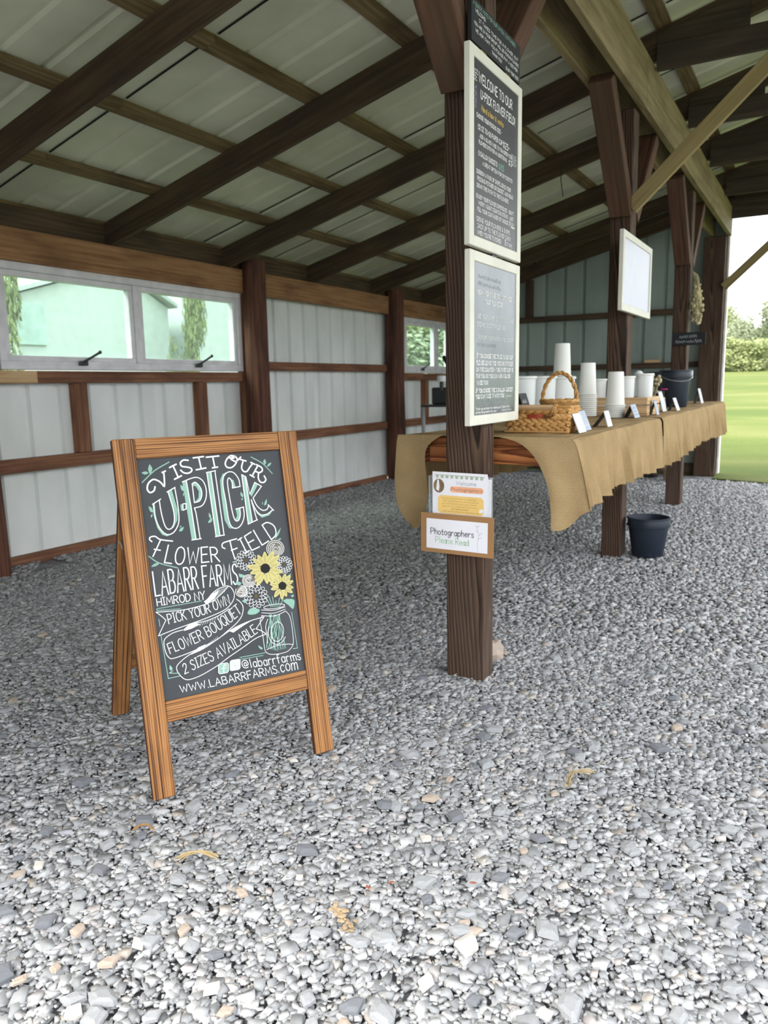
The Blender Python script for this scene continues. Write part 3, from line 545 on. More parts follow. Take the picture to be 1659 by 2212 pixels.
SIGN = """
heading_lettering|S|W|45||1032,8458 989,8353 877,8310 813,8414 861,8565 994,8663 1114,8631 1212,8552 1287,8452 1311,8653 1316,8856
heading_lettering|L|W|45||1271,8838 1368,8874
heading_lettering|L|W|45||1594,9015 1710,8659
heading_lettering|L|W|45||1494,8962 1692,9043
heading_lettering|L|W|45||1595,8624 1802,8709
heading_lettering|S|W|45||2044,9130 1911,9145 1813,9072 1843,8975 1983,8943 2105,8893 2102,8813 1993,8764 1869,8793 1798,8868
heading_lettering|L|W|45||2354,9205 2394,8862
heading_lettering|L|W|45||2196,9190 2501,9209
heading_lettering|L|W|45||2245,8844 2533,8878
heading_lettering|L|W|45||2770,9198 2797,8869
heading_lettering|L|W|45||2580,9184 2957,9199
heading_lettering|L|W|45||2723,8864 2882,8879
heading_lettering|S|W|45||3451,9157 3317,9182 3187,9093 3119,8950 3174,8848 3309,8839 3441,8944 3498,9072 3433,9155 3307,9101 3383,9030 3466,9008 3618,9124
heading_lettering|S|W|45||3243,9138 3324,9100 3411,9111
heading_lettering|S|W|45||3686,9027 3605,8818 3652,8699 3755,8691 3856,8800 3965,8915
heading_lettering|L|W|45||3593,9056 3765,8995
heading_lettering|L|W|45||3909,8945 4030,8877
heading_lettering|L|W|45||4125,8847 3905,8547
heading_lettering|S|W|45||4075,8867 4222,8773 4235,8672 4133,8623 4015,8672
heading_lettering|S|W|45||4116,8631 4085,8466 4133,8346 4236,8321 4317,8398 4278,8512
heading_lettering|L|W|45||3839,8579 3958,8500
heading_lettering|F|T|0||906,7979 905,7632 960,7316 1074,7110 1207,7054 1370,7120 1228,7105 1086,7209 988,7375 957,7688 969,7997
heading_lettering|F|T|0||1368,8288 1462,7762 1450,7449 1357,7272 1245,7247 1403,7266 1541,7471 1580,7750 1483,8341
heading_lettering|F|T|0||1674,7899 1741,7905 1736,7728 1672,7725
heading_lettering|F|T|0||1805,8525 1927,8557 2008,6874 1879,6871
heading_lettering|F|T|0||2070,8459 2186,8488 2312,8317 2321,8124 2236,7956 2079,7917 2213,8038 2246,8227 2173,8377 2085,8400
heading_lettering|F|T|0||2543,8742 2670,8752 2708,6888 2582,6883
heading_lettering|F|T|0||3176,8727 3000,8666 2905,8494 2890,8041 2903,7326 3007,7080 3222,7037 3064,7129 3002,7315 2984,7935 2969,8359 3040,8581
heading_lettering|F|T|0||3202,8529 3313,8461 3355,8245 3251,8237 3240,8418
heading_lettering|F|T|0||3277,7613 3399,7634 3405,7403 3321,7281 3202,7287 3293,7415
heading_lettering|F|T|0||3577,8599 3683,8531 3748,7186 3614,7144
heading_lettering|F|T|0||3768,8011 3956,8337 4042,8270 3806,7925
heading_lettering|F|T|0||3812,7808 3888,7519 4045,7370 4260,7381 4421,7466 4296,7328 4051,7276 3910,7417 3774,7729
heading_lettering|L|W|30||906,7979 1145,8105
heading_lettering|S|W|30||937,7985 933,7691 997,7374 1113,7174 1228,7099 1372,7129 1496,7256 1584,7466 1601,7874 1573,8380
heading_lettering|S|W|30||1102,8084 1117,7734 1168,7386 1246,7253 1357,7272 1450,7449 1462,7762 1373,8285
heading_lettering|L|W|30||1342,8284 1581,8395
heading_lettering|L|W|30||1741,7908 1835,7915 1826,7764 1737,7734 1741,7908
heading_lettering|S|W|30||1806,8531 2088,8617 2267,8619 2414,8485 2466,8240 2419,7987 2283,7808 2061,7766
heading_lettering|S|W|30||2061,7766 2092,7571 2122,6874
heading_lettering|L|W|30||1921,8557 1971,7775 2002,6875
heading_lettering|L|W|30||1879,6871 2155,6879
heading_lettering|S|W|30||2079,8458 2180,8488 2305,8318 2321,8124 2236,7956 2079,7917
heading_lettering|L|W|30||2079,8458 2079,7917
heading_lettering|L|W|30||2660,8753 2708,6888
heading_lettering|L|W|30||2786,8776 2833,6896
heading_lettering|L|W|30||2527,8743 2806,8778
heading_lettering|L|W|30||2575,6884 2844,6904
heading_lettering|L|W|30||2543,8742 2595,6882
heading_lettering|S|W|30||3488,8267 3470,8482 3340,8682 3174,8708 3025,8599 2975,8326 3003,7868 3023,7345 3095,7109 3259,7059 3410,7173 3507,7393 3514,7649
heading_lettering|L|W|30||3251,8237 3494,8263
heading_lettering|S|W|30||3251,8237 3257,8417 3186,8537 3122,8428 3127,8052 3164,7526 3220,7292 3321,7281 3392,7438 3399,7634
heading_lettering|L|W|30||3277,7613 3522,7651
heading_lettering|L|W|30||3578,8605 3700,8530 3757,8012 3956,8343 4151,8211 3847,7888
heading_lettering|S|W|30||3847,7888 3939,7647 4097,7498 4242,7517 4309,7628
heading_lettering|L|W|30||4294,7646 4449,7456
heading_lettering|S|W|30||4423,7482 4223,7369 4011,7374 3862,7588 3782,7844
heading_lettering|L|W|30||3782,7844 3886,7221
heading_lettering|L|W|30||3596,7136 3902,7236
heading_lettering|L|W|30||3681,8515 3734,7187
heading_lettering|L|W|30||3580,8589 3604,7145
leaf_drawing|G|T|0||954,9100 1015,8972 972,8860 923,8839 898,8965
leaf_drawing|G|T|0||707,8880 824,8902 894,8847 784,8818
leaf_drawing|G|T|0||4354,9022 4392,8929 4346,8848 4296,8936
leaf_drawing|G|T|0||4560,8894 4494,8804 4403,8794 4467,8874
leaf_drawing|G|T|0||788,7938 873,7883 898,7757 817,7796
leaf_drawing|G|T|0||885,7727 842,7614 818,7672
leaf_drawing|G|T|0||1733,8455 1821,8391 1828,8264 1749,8318
leaf_drawing|G|T|0||1836,8247 1789,8125 1781,8189
leaf_drawing|G|T|0||2464,7597 2517,7495 2496,7401 2450,7486
leaf_drawing|G|T|0||2549,7428 2509,7319 2402,7308 2473,7404
leaf_drawing|G|T|0||3486,8112 3550,8014 3529,7934 3473,8005
leaf_drawing|G|T|0||3538,7923 3505,7847 3476,7896
leaf_drawing|G|T|0||4280,7821 4243,7668 4168,7641 4208,7755
leaf_drawing|G|T|0||4130,7762 4135,7661 4108,7697
leaf_drawing|G|T|0||1703,7264 1643,7161 1548,7156 1605,7244
leaf_drawing|G|T|0||1646,7318 1598,7260 1580,7294
leaf_drawing|G|T|0||925,6360 824,6281 670,6271 771,6350
leaf_drawing|G|T|0||4616,6923 4519,6732 4376,6598 4470,6772
leaf_drawing|G|T|0||4593,6606 4532,6552 4464,6587
leaf_drawing|S|T|30||693,8603 1069,8906 1496,9116
leaf_drawing|S|T|30||3936,9103 4272,8887 4543,8565
leaf_drawing|S|T|30||638,6568 893,6349 1381,6148
heading_lettering|X|W|36|LOWER|1040,6335 1477,6222 1959,6195 2390,6183 2609,6169/1204,6801 1535,6710 1950,6628 2318,6612 2581,6585
heading_lettering|X|W|36|IELD|3379,6293 3877,6439 4197,6574 4542,6741/3234,6696 3616,6879 3951,7030 4277,7207
heading_lettering|S|W|36||1011,6981 876,6754 751,6550
heading_lettering|S|W|36||808,6742 971,6692
heading_lettering|S|W|36||2986,6705 3018,6438 3071,6168
heading_lettering|S|W|36||2992,6435 3174,6480
heading_lettering|S|W|36||770,6958 714,7023 741,7084 872,7092 1006,6988 1335,6904
heading_lettering|S|W|36||2809,6511 2736,6566 2765,6670 2929,6711 3192,6751
shop_lettering|X|W|38|LABARR FARMS|695,5445 1389,5479 2151,5488 3079,5447/687,6119 1466,6128 2223,6090 3102,6025
shop_lettering|X|W|26|HIMROD NY|714,5185 1353,5175 2064,5154/708,5385 1348,5387 2061,5387
banner_lettering|X|W|24|PICK YOUR OWN|970,4642 1445,4687 1967,4732 2771,4909/937,4907 1416,4951 1906,4989 2726,5186
banner_lettering|X|W|24|FLOWER BOUQUET|912,3824 1507,3946 2109,4119 2638,4343 3088,4604/848,4101 1391,4236 1988,4397 2514,4624 2959,4872
banner_lettering|X|W|24|2 SIZES AVAILABLE|1237,3198 1798,3336 2374,3477 2908,3679 3496,3942/1195,3467 1709,3608 2252,3759 2781,3949 3379,4197
web_lettering|X|W|24|@labarrfarms|2920,2994 3770,2944 4760,2903/2892,3236 3736,3208 4708,3177
web_lettering|X|W|24|WWW.LABARRFARMS|1075,2707 1965,2684 2912,2669 3968,2652/1054,2906 1959,2890 2892,2898 3931,2886
web_lettering|X|W|24|.com|3986,2654 4621,2640/3963,3006 4596,2990
banner_drawing|S|W|22||654,5019 1034,4985 1417,4959 1813,4984 2063,5018 2321,5098 2559,5243 2769,5410
banner_drawing|S|W|22||654,5019 776,4905 897,4761
banner_drawing|L|W|22||897,4761 647,4367
banner_drawing|S|W|22||647,4367 1030,4449 1363,4508 1889,4595 2206,4661 2529,4744 2732,4848 2880,5008 2927,5186 2860,5365 2757,5442
banner_drawing|S|W|22||2757,5442 2482,5392 2281,5286 2141,5157 2025,5091
banner_drawing|S|W|22||1322,4411 1112,4390 959,4344 800,4242 768,4087 793,3877 857,3732 969,3681 1361,3736 1796,3831 2244,3957 2616,4163 2892,4329 3076,4513 3144,4749 3078,4915 2976,5008
banner_drawing|S|W|22||1351,4406 1576,4530 2006,4545 2389,4630 2723,4773
banner_drawing|S|W|22||1748,3810 1479,3713 1256,3609 1062,3470 1034,3358 1078,3231 1193,3074 1335,3014 1579,3037 1831,3104 2221,3250 2555,3411 2995,3601 3410,3786 3734,3852
banner_drawing|S|W|22||1477,3699 1853,3790 2311,3990 2645,4143 2979,4252 3346,4327 3749,4367
banner_drawing|S|W|22||3749,4367 3595,4205 3461,4058
banner_drawing|S|W|22||3461,4058 3601,3986 3737,3873
banner_drawing|F|W|0||2025,5091 2280,5271 2509,5357 2325,5127 2063,5018
banner_drawing|F|W|0||1348,4377 1514,4511 1699,4538 1844,4483 1561,4398
banner_drawing|F|W|0||1477,3699 1707,3848 1927,3896 1853,3790
banner_drawing|F|W|0||2645,4143 2979,4252 3449,4356 3106,4229 2764,4075
banner_drawing|L|W|9||2398,5344 2309,5130
banner_drawing|L|W|9||1879,4513 1807,4429
banner_drawing|L|W|9||1924,3867 1855,3805
banner_drawing|L|W|9||2443,5352 2355,5150
banner_drawing|L|W|9||1948,4528 1883,4443
banner_drawing|L|W|9||1976,3893 1913,3830
banner_drawing|L|W|9||2488,5361 2402,5170
banner_drawing|L|W|9||2018,4543 1958,4457
banner_drawing|L|W|9||2029,3919 1971,3855
banner_drawing|L|W|9||2533,5369 2448,5190
banner_drawing|L|W|9||2087,4558 2034,4470
banner_drawing|L|W|9||2081,3945 2030,3880
banner_drawing|L|W|9||2578,5377 2495,5210
banner_drawing|L|W|9||2157,4573 2110,4484
banner_drawing|L|W|9||2134,3972 2089,3905
banner_drawing|L|W|9||2623,5386 2541,5230
banner_drawing|L|W|9||2228,4588 2186,4498
banner_drawing|L|W|9||2187,3998 2148,3930
banner_drawing|L|W|9||2669,5394 2588,5251
banner_drawing|L|W|9||2298,4603 2262,4512
banner_drawing|L|W|9||2240,4025 2207,3955
banner_drawing|L|W|9||2714,5403 2635,5271
banner_drawing|L|W|9||2369,4618 2339,4526
banner_drawing|L|W|9||2293,4051 2266,3981
leaf_drawing|L|T|20||693,5109 1953,5126
leaf_drawing|L|T|20||685,5111 682,5062 1333,5003
leaf_drawing|L|T|20||708,4814 717,4617
leaf_drawing|L|T|20||714,4375 776,3163 1100,3168
leaf_drawing|L|T|20||835,3297 1094,3243
leaf_drawing|L|T|20||4634,4359 4684,3261 4535,3268
leaf_drawing|L|T|20||2865,3334 3650,3319
leaf_drawing|L|T|20||2842,3277 3575,3256
bouquet_drawing|S|T|26||3984,4390 3812,3916 3717,3456
bouquet_drawing|S|T|18||4223,4349 4000,3882 3761,3435
bouquet_drawing|S|T|12||3924,4400 3904,3899 3806,3414
bouquet_drawing|S|T|26||4066,4376 3931,3894 3850,3393
bouquet_drawing|S|T|18||4250,4345 4076,3868 3895,3372
bouquet_drawing|S|T|18||4093,4371 4033,3876 3939,3351
bouquet_drawing|S|T|26||3954,4395 3937,3893 3984,3330
bouquet_drawing|S|T|18||4226,4349 4153,3854 4029,3308
bouquet_drawing|S|T|12||4136,4364 4076,3868 4077,3312
bouquet_drawing|S|T|12||4236,4347 4163,3852 4125,3315
bouquet_drawing|S|T|18||3914,4402 4040,3875 4173,3318
bouquet_drawing|S|T|18||4153,4361 4209,3844 4221,3322
bouquet_drawing|S|T|18||4223,4349 4270,3833 4270,3325
bouquet_drawing|S|T|12||4103,4370 4246,3837 4318,3328
bouquet_drawing|S|T|22||3858,4965 4000,4624
bouquet_drawing|S|T|22||3969,4941 4053,4615
bouquet_drawing|S|T|22||4080,4911 4106,4606
bouquet_drawing|S|T|22||4178,4775 4159,4598
bouquet_drawing|S|T|22||4303,4841 4212,4589
bouquet_drawing|S|T|22||4413,4792 4266,4580
bouquet_drawing|S|W|16||4438,4603 4404,4577 4310,4559 4176,4552 4027,4559 3893,4576 3801,4602 3768,4631 3800,4656 3892,4674 4025,4681 4174,4675 4309,4657 4403,4632 4438,4603
bouquet_drawing|S|W|16||3692,4580 4070,4508 4444,4548
bouquet_drawing|S|W|16||3692,4496 4059,4424 4442,4478
bouquet_drawing|S|W|16||3694,4408 4082,4341 4452,4422
bouquet_drawing|S|W|16||3689,4424 3613,4265 3625,4044 3643,3790 3649,3444 3699,3310 3840,3235 4073,3205 4314,3215 4461,3288 4569,3427 4589,3743 4583,4096 4539,4295 4451,4416
bouquet_drawing|S|W|16||3710,3401 4003,3455 4343,3444 4545,3400
bouquet_drawing|S|W|16||4296,3810 4262,3718 4209,3643 4143,3596 4073,3580 4008,3599 3954,3649 3919,3725 3906,3817 3917,3915 3951,4006 4004,4081 4069,4129 4139,4146 4205,4127 4259,4078 4295,4001 4308,3908 4296,3810
bouquet_drawing|S|W|16||4339,3665 4293,3600 4238,3549 4177,3513 4112,3495 4047,3495 3986,3514 3930,3550 3884,3602 3848,3666 3826,3741 3817,3821 3823,3903 3843,3984 3876,4058
bouquet_drawing|S|W|16||3856,4286 3763,4082 3765,3830 3766,3579
leaf_drawing|G|T|0||3132,5742 3316,5654 3212,5607 3136,5649
leaf_drawing|G|T|0||3026,5541 3177,5457 3104,5390 3030,5448
leaf_drawing|G|T|0||3442,4694 3644,4588 3498,4488 3257,4529 3322,4658
leaf_drawing|G|T|0||4515,4779 4766,4707 4697,4445 4558,4580 4405,4732
leaf_drawing|G|T|0||3129,4937 3264,4978 3217,4861
leaf_drawing|G|T|0||4599,5437 4765,5510 4684,5425
leaf_drawing|G|T|0||4663,4851 4769,4867 4725,4793
leaf_drawing|G|T|0||2983,6103 3130,6120 3011,6068
leaf_drawing|G|T|0||3466,3573 3586,3472 3548,3433 3474,3509
leaf_drawing|G|T|0||862,3526 922,3411 872,3362 836,3428
leaf_drawing|G|T|0||946,3362 864,3291 808,3317
bouquet_drawing|G|D|0||4628,6282 4579,6164 4476,6082 4342,6058 4212,6095 4116,6185 4075,6307 4101,6430 4186,6527 4311,6574 4447,6559 4560,6487 4623,6372
bouquet_drawing|S|W|15||4235,6100 4134,6175 4081,6281 4087,6396 4153,6495 4262,6555 4392,6563 4514,6517 4600,6426 4631,6311 4599,6199 4512,6114
bouquet_drawing|S|W|15||4203,6174 4145,6253 4134,6345 4171,6430 4248,6490 4350,6512 4452,6489 4532,6427 4573,6340 4565,6247 4509,6169 4419,6124
bouquet_drawing|S|W|15||4502,6371 4522,6303 4504,6235 4453,6183 4380,6159 4302,6166 4236,6205 4196,6266 4191,6336 4223,6398 4284,6441 4360,6453
bouquet_drawing|S|W|15||4446,6382 4475,6340 4479,6291 4457,6247 4415,6217 4361,6208 4308,6221 4268,6255 4248,6301 4255,6349 4285,6389 4333,6411
bouquet_drawing|S|W|15||4385,6254 4356,6250 4329,6258 4308,6276 4299,6300 4303,6325 4319,6346 4344,6357 4373,6356 4399,6344 4416,6323 4420,6298
bouquet_drawing|S|W|13||3651,6101 3687,6097 3715,6078 3722,6050 3708,6026 3677,6015 3641,6020
bouquet_drawing|S|W|13||3635,6004 3667,5987 3684,5958 3679,5931 3656,5914 3622,5916 3591,5935
bouquet_drawing|S|W|13||3579,5923 3600,5895 3604,5863 3588,5839 3559,5834 3529,5848 3509,5877
bouquet_drawing|S|W|13||3493,5871 3500,5838 3490,5807 3465,5793 3437,5799 3415,5824 3409,5857
bouquet_drawing|S|W|13||3391,5858 3384,5825 3362,5802 3333,5798 3309,5815 3299,5845 3308,5878
bouquet_drawing|S|W|13||3292,5886 3271,5858 3241,5846 3213,5854 3198,5878 3202,5910 3224,5936
bouquet_drawing|S|W|13||3213,5949 3182,5932 3149,5933 3126,5951 3123,5978 3140,6005 3171,6020
bouquet_drawing|S|W|13||3166,6037 3131,6033 3101,6047 3087,6072 3096,6098 3123,6116 3158,6117
bouquet_drawing|S|W|13||3160,6134 3127,6145 3105,6169 3103,6197 3122,6217 3155,6222 3188,6210
bouquet_drawing|S|W|13||3197,6224 3170,6247 3160,6278 3170,6304 3196,6315 3229,6307 3254,6283
bouquet_drawing|S|W|13||3268,6293 3254,6324 3257,6355 3278,6375 3307,6375 3333,6355 3346,6323
bouquet_drawing|S|W|13||3364,6326 3364,6360 3380,6388 3407,6398 3434,6386 3450,6358 3449,6324
bouquet_drawing|S|W|13||3467,6320 3481,6351 3508,6369 3537,6368 3557,6347 3560,6315 3544,6285
bouquet_drawing|S|W|13||3558,6274 3585,6297 3618,6303 3645,6290 3654,6263 3643,6233 3615,6212
bouquet_drawing|S|W|13||3624,6197 3658,6207 3691,6200 3710,6178 3708,6150 3684,6127 3649,6118
bouquet_drawing|S|W|13||3574,6080 3609,6070 3632,6046 3635,6018 3616,5996 3582,5991 3548,6003
bouquet_drawing|S|W|13||3547,6000 3571,5975 3579,5944 3566,5918 3539,5910 3506,5921 3483,5947
bouquet_drawing|S|W|13||3480,5945 3489,5912 3478,5882 3455,5866 3425,5872 3403,5897 3397,5930
bouquet_drawing|S|W|13||3393,5930 3383,5898 3359,5877 3330,5875 3307,5894 3301,5925 3312,5957
bouquet_drawing|S|W|13||3309,5959 3284,5936 3251,5930 3225,5942 3215,5969 3226,5999 3252,6020
bouquet_drawing|S|W|13||3251,6023 3216,6016 3185,6026 3168,6049 3173,6077 3198,6097 3233,6103
bouquet_drawing|S|W|13||3233,6106 3199,6116 3177,6140 3174,6168 3193,6189 3225,6194 3259,6183
bouquet_drawing|S|W|13||3261,6185 3236,6210 3229,6241 3241,6267 3269,6275 3300,6265 3324,6239
bouquet_drawing|S|W|13||3327,6240 3318,6273 3328,6304 3352,6319 3381,6314 3403,6289 3410,6256
bouquet_drawing|S|W|13||3413,6256 3423,6288 3448,6310 3477,6312 3500,6293 3506,6262 3494,6230
bouquet_drawing|S|W|13||3497,6228 3523,6251 3556,6258 3583,6245 3593,6219 3582,6188 3555,6166
bouquet_drawing|S|W|13||3557,6163 3591,6171 3624,6161 3641,6138 3635,6110 3610,6089 3575,6083
bouquet_drawing|S|W|13||3506,6083 3538,6067 3556,6040 3553,6012 3530,5995 3496,5995 3465,6013
bouquet_drawing|S|W|13||3470,6017 3481,5984 3474,5953 3451,5936 3422,5940 3398,5963 3388,5996
bouquet_drawing|S|W|13||3395,5995 3379,5965 3351,5949 3322,5953 3303,5975 3303,6007 3321,6036
bouquet_drawing|S|W|13||3325,6031 3291,6021 3259,6029 3240,6051 3243,6079 3267,6101 3301,6109
bouquet_drawing|S|W|13||3300,6103 3269,6119 3252,6146 3255,6174 3277,6191 3311,6191 3341,6173
bouquet_drawing|S|W|13||3336,6169 3325,6202 3333,6233 3356,6250 3385,6246 3409,6223 3418,6190
bouquet_drawing|S|W|13||3411,6191 3428,6221 3456,6237 3485,6234 3504,6212 3504,6180 3486,6150
bouquet_drawing|S|W|13||3481,6156 3516,6166 3549,6158 3567,6135 3564,6108 3540,6085 3506,6077
bouquet_drawing|G|C|0||3453,6086 3438,6057 3406,6045 3373,6055 3354,6083 3358,6116 3383,6138 3418,6139 3446,6119
bouquet_drawing|S|W|13||4783,5805 4813,5802 4837,5785 4844,5762 4831,5742 4805,5733 4774,5738
bouquet_drawing|S|W|13||4769,5724 4796,5709 4810,5686 4807,5663 4786,5649 4757,5651 4731,5667
bouquet_drawing|S|W|13||4721,5656 4739,5633 4742,5606 4729,5587 4704,5582 4678,5595 4660,5619
bouquet_drawing|S|W|13||4647,5614 4653,5586 4644,5561 4623,5548 4599,5554 4580,5574 4575,5603
bouquet_drawing|S|W|13||4559,5603 4553,5576 4534,5556 4509,5553 4489,5567 4481,5593 4488,5620
bouquet_drawing|S|W|13||4474,5627 4457,5604 4431,5594 4406,5601 4394,5621 4397,5647 4416,5669
bouquet_drawing|S|W|13||4406,5680 4380,5666 4352,5667 4332,5682 4329,5705 4344,5728 4371,5740
bouquet_drawing|S|W|13||4366,5754 4336,5751 4310,5763 4298,5784 4306,5806 4329,5820 4360,5821
bouquet_drawing|S|W|13||4361,5835 4332,5845 4313,5865 4312,5888 4328,5905 4356,5910 4385,5899
bouquet_drawing|S|W|13||4393,5911 4370,5930 4361,5956 4370,5977 4392,5987 4420,5980 4442,5960
bouquet_drawing|S|W|13||4454,5967 4441,5993 4445,6020 4462,6036 4487,6036 4510,6020 4521,5993
bouquet_drawing|S|W|13||4536,5995 4536,6024 4550,6046 4574,6055 4597,6045 4610,6021 4609,5993
bouquet_drawing|S|W|13||4624,5989 4637,6015 4660,6030 4685,6029 4702,6011 4704,5985 4691,5959
bouquet_drawing|S|W|13||4703,5950 4726,5969 4754,5974 4777,5963 4785,5941 4776,5916 4752,5898
bouquet_drawing|S|W|13||4759,5885 4789,5894 4817,5887 4833,5869 4831,5846 4811,5826 4781,5819
bouquet_drawing|S|W|13||4717,5788 4746,5779 4766,5759 4768,5735 4752,5718 4724,5713 4694,5723
bouquet_drawing|S|W|13||4693,5721 4714,5700 4721,5674 4710,5653 4686,5646 4659,5655 4638,5677
bouquet_drawing|S|W|13||4636,5676 4643,5648 4635,5622 4614,5610 4589,5615 4570,5635 4564,5664
bouquet_drawing|S|W|13||4561,5664 4553,5637 4532,5619 4507,5618 4488,5633 4482,5660 4492,5687
bouquet_drawing|S|W|13||4489,5688 4467,5669 4439,5664 4417,5675 4408,5697 4417,5722 4440,5740
bouquet_drawing|S|W|13||4439,5742 4409,5736 4382,5745 4368,5764 4372,5787 4394,5804 4424,5809
bouquet_drawing|S|W|13||4424,5811 4395,5820 4375,5840 4373,5864 4389,5881 4417,5886 4446,5876
bouquet_drawing|S|W|13||4448,5878 4427,5899 4420,5925 4431,5946 4454,5953 4482,5944 4501,5922
bouquet_drawing|S|W|13||4504,5923 4497,5951 4505,5977 4526,5989 4551,5985 4570,5964 4576,5936
bouquet_drawing|S|W|13||4578,5936 4587,5963 4608,5981 4633,5982 4653,5967 4658,5940 4648,5913
bouquet_drawing|S|W|13||4651,5912 4673,5931 4701,5936 4724,5926 4733,5904 4723,5878 4700,5860
bouquet_drawing|S|W|13||4702,5858 4732,5864 4759,5855 4774,5836 4769,5812 4747,5795 4717,5791
bouquet_drawing|S|W|13||4658,5791 4686,5777 4701,5754 4698,5731 4679,5717 4650,5717 4623,5732
bouquet_drawing|S|W|13||4628,5736 4637,5708 4631,5682 4611,5668 4586,5672 4565,5691 4557,5719
bouquet_drawing|S|W|13||4563,5718 4549,5693 4525,5679 4500,5683 4484,5701 4484,5728 4499,5752
bouquet_drawing|S|W|13||4503,5748 4474,5740 4446,5747 4430,5766 4433,5789 4453,5807 4482,5814
bouquet_drawing|S|W|13||4482,5808 4455,5822 4439,5845 4442,5868 4462,5883 4490,5882 4517,5867
bouquet_drawing|S|W|13||4512,5864 4503,5891 4509,5917 4529,5931 4554,5928 4575,5909 4582,5881
bouquet_drawing|S|W|13||4577,5882 4591,5907 4615,5920 4640,5917 4656,5899 4656,5872 4641,5847
bouquet_drawing|S|W|13||4637,5852 4666,5860 4695,5853 4711,5834 4708,5811 4688,5792 4658,5786
bouquet_drawing|G|C|0||4613,5794 4600,5769 4572,5759 4544,5768 4527,5792 4531,5819 4553,5837 4582,5838 4606,5821
bouquet_drawing|G|Y|0||4095,5696 4211,5596 4353,5562 4495,5582 4402,5686 4271,5751 4115,5750
bouquet_drawing|L|C|7||4150,5728 4393,5636
bouquet_drawing|L|C|7||4136,5691 4381,5605
bouquet_drawing|G|Y|0||4053,5655 4109,5534 4213,5461 4339,5432 4305,5549 4222,5645 4092,5693
bouquet_drawing|L|C|7||4116,5661 4274,5512
bouquet_drawing|L|C|7||4088,5634 4251,5490
bouquet_drawing|G|Y|0||3983,5629 3978,5485 4043,5361 4152,5271 4176,5401 4144,5535 4041,5647
bouquet_drawing|L|C|7||4046,5609 4130,5377
bouquet_drawing|L|C|7||4006,5597 4096,5367
bouquet_drawing|G|Y|0||3934,5632 3883,5521 3900,5408 3966,5309 4030,5404 4044,5517 3991,5631
bouquet_drawing|L|C|7||3982,5593 3981,5402
bouquet_drawing|L|C|7||3943,5594 3949,5403
bouquet_drawing|G|Y|0||3852,5673 3716,5578 3647,5442 3637,5295 3772,5363 3873,5480 3908,5639
bouquet_drawing|L|C|7||3878,5613 3717,5380
bouquet_drawing|L|C|7||3840,5636 3686,5400
bouquet_drawing|G|Y|0||3825,5706 3673,5657 3572,5552 3522,5421 3666,5447 3792,5526 3867,5660
bouquet_drawing|L|C|7||3831,5644 3621,5478
bouquet_drawing|L|C|7||3802,5675 3597,5505
bouquet_drawing|G|Y|0||3805,5776 3675,5804 3559,5769 3471,5691 3586,5648 3708,5653 3817,5723
bouquet_drawing|L|C|7||3777,5725 3571,5692
bouquet_drawing|L|C|7||3769,5761 3565,5723
bouquet_drawing|G|Y|0||3818,5839 3683,5927 3533,5944 3394,5907 3503,5813 3645,5762 3805,5782
bouquet_drawing|L|C|7||3768,5799 3502,5865
bouquet_drawing|L|C|7||3777,5839 3510,5898
bouquet_drawing|G|Y|0||3872,5898 3825,6013 3731,6083 3615,6110 3641,6000 3713,5909 3833,5862
bouquet_drawing|L|C|7||3811,5895 3672,6033
bouquet_drawing|L|C|7||3838,5920 3695,6054
bouquet_drawing|G|Y|0||3928,5920 3931,6042 3871,6141 3773,6208 3753,6097 3783,5987 3876,5901
bouquet_drawing|L|C|7||3869,5939 3796,6116
bouquet_drawing|L|C|7||3905,5952 3826,6127
bouquet_drawing|G|Y|0||4002,5916 4067,6035 4061,6160 4002,6273 3926,6173 3899,6051 3943,5922
bouquet_drawing|L|C|7||3955,5958 3977,6175
bouquet_drawing|L|C|7||3996,5955 4011,6172
bouquet_drawing|G|Y|0||4070,5879 4209,5974 4280,6112 4291,6261 4152,6190 4049,6072 4014,5913
bouquet_drawing|L|C|7||4044,5939 4208,6173
bouquet_drawing|L|C|7||4083,5915 4241,6153
bouquet_drawing|G|Y|0||4103,5833 4272,5874 4393,5978 4462,6113 4302,6094 4159,6019 4064,5884
bouquet_drawing|L|C|7||4102,5898 4349,6059
bouquet_drawing|L|C|7||4129,5863 4372,6030
bouquet_drawing|G|Y|0||4116,5778 4247,5753 4362,5791 4449,5871 4332,5911 4209,5903 4103,5831
bouquet_drawing|L|C|7||4145,5831 4347,5867
bouquet_drawing|L|C|7||4153,5794 4354,5836
bouquet_drawing|G|K|0||4113,5755 4083,5686 4021,5642 3942,5633 3869,5663 3820,5723 3809,5797 3838,5865 3900,5909 3978,5918 4052,5889 4101,5829
bouquet_drawing|G|Y|0||4554,5126 4623,5065 4706,5052 4788,5075 4733,5141 4657,5176 4566,5165
bouquet_drawing|L|C|7||4604,5147 4721,5108
bouquet_drawing|L|C|7||4595,5120 4714,5086
bouquet_drawing|G|Y|0||4518,5085 4561,4994 4642,4941 4740,4924 4713,5013 4649,5083 4548,5116
bouquet_drawing|L|C|7||4574,5085 4687,4985
bouquet_drawing|L|C|7||4553,5063 4670,4967
bouquet_drawing|G|Y|0||4445,5061 4426,4975 4459,4898 4526,4839 4558,4916 4549,4998 4489,5069
bouquet_drawing|L|C|7||4492,5031 4521,4910
bouquet_drawing|L|C|7||4462,5025 4495,4906
bouquet_drawing|G|Y|0||4390,5070 4327,4978 4323,4875 4364,4777 4435,4852 4467,4951 4439,5061
bouquet_drawing|L|C|7||4425,5025 4392,4855
bouquet_drawing|L|C|7||4392,5032 4364,4861
bouquet_drawing|G|Y|0||4330,5115 4219,5071 4154,4987 4131,4885 4238,4911 4325,4976 4367,5082
bouquet_drawing|L|C|7||4334,5060 4202,4935
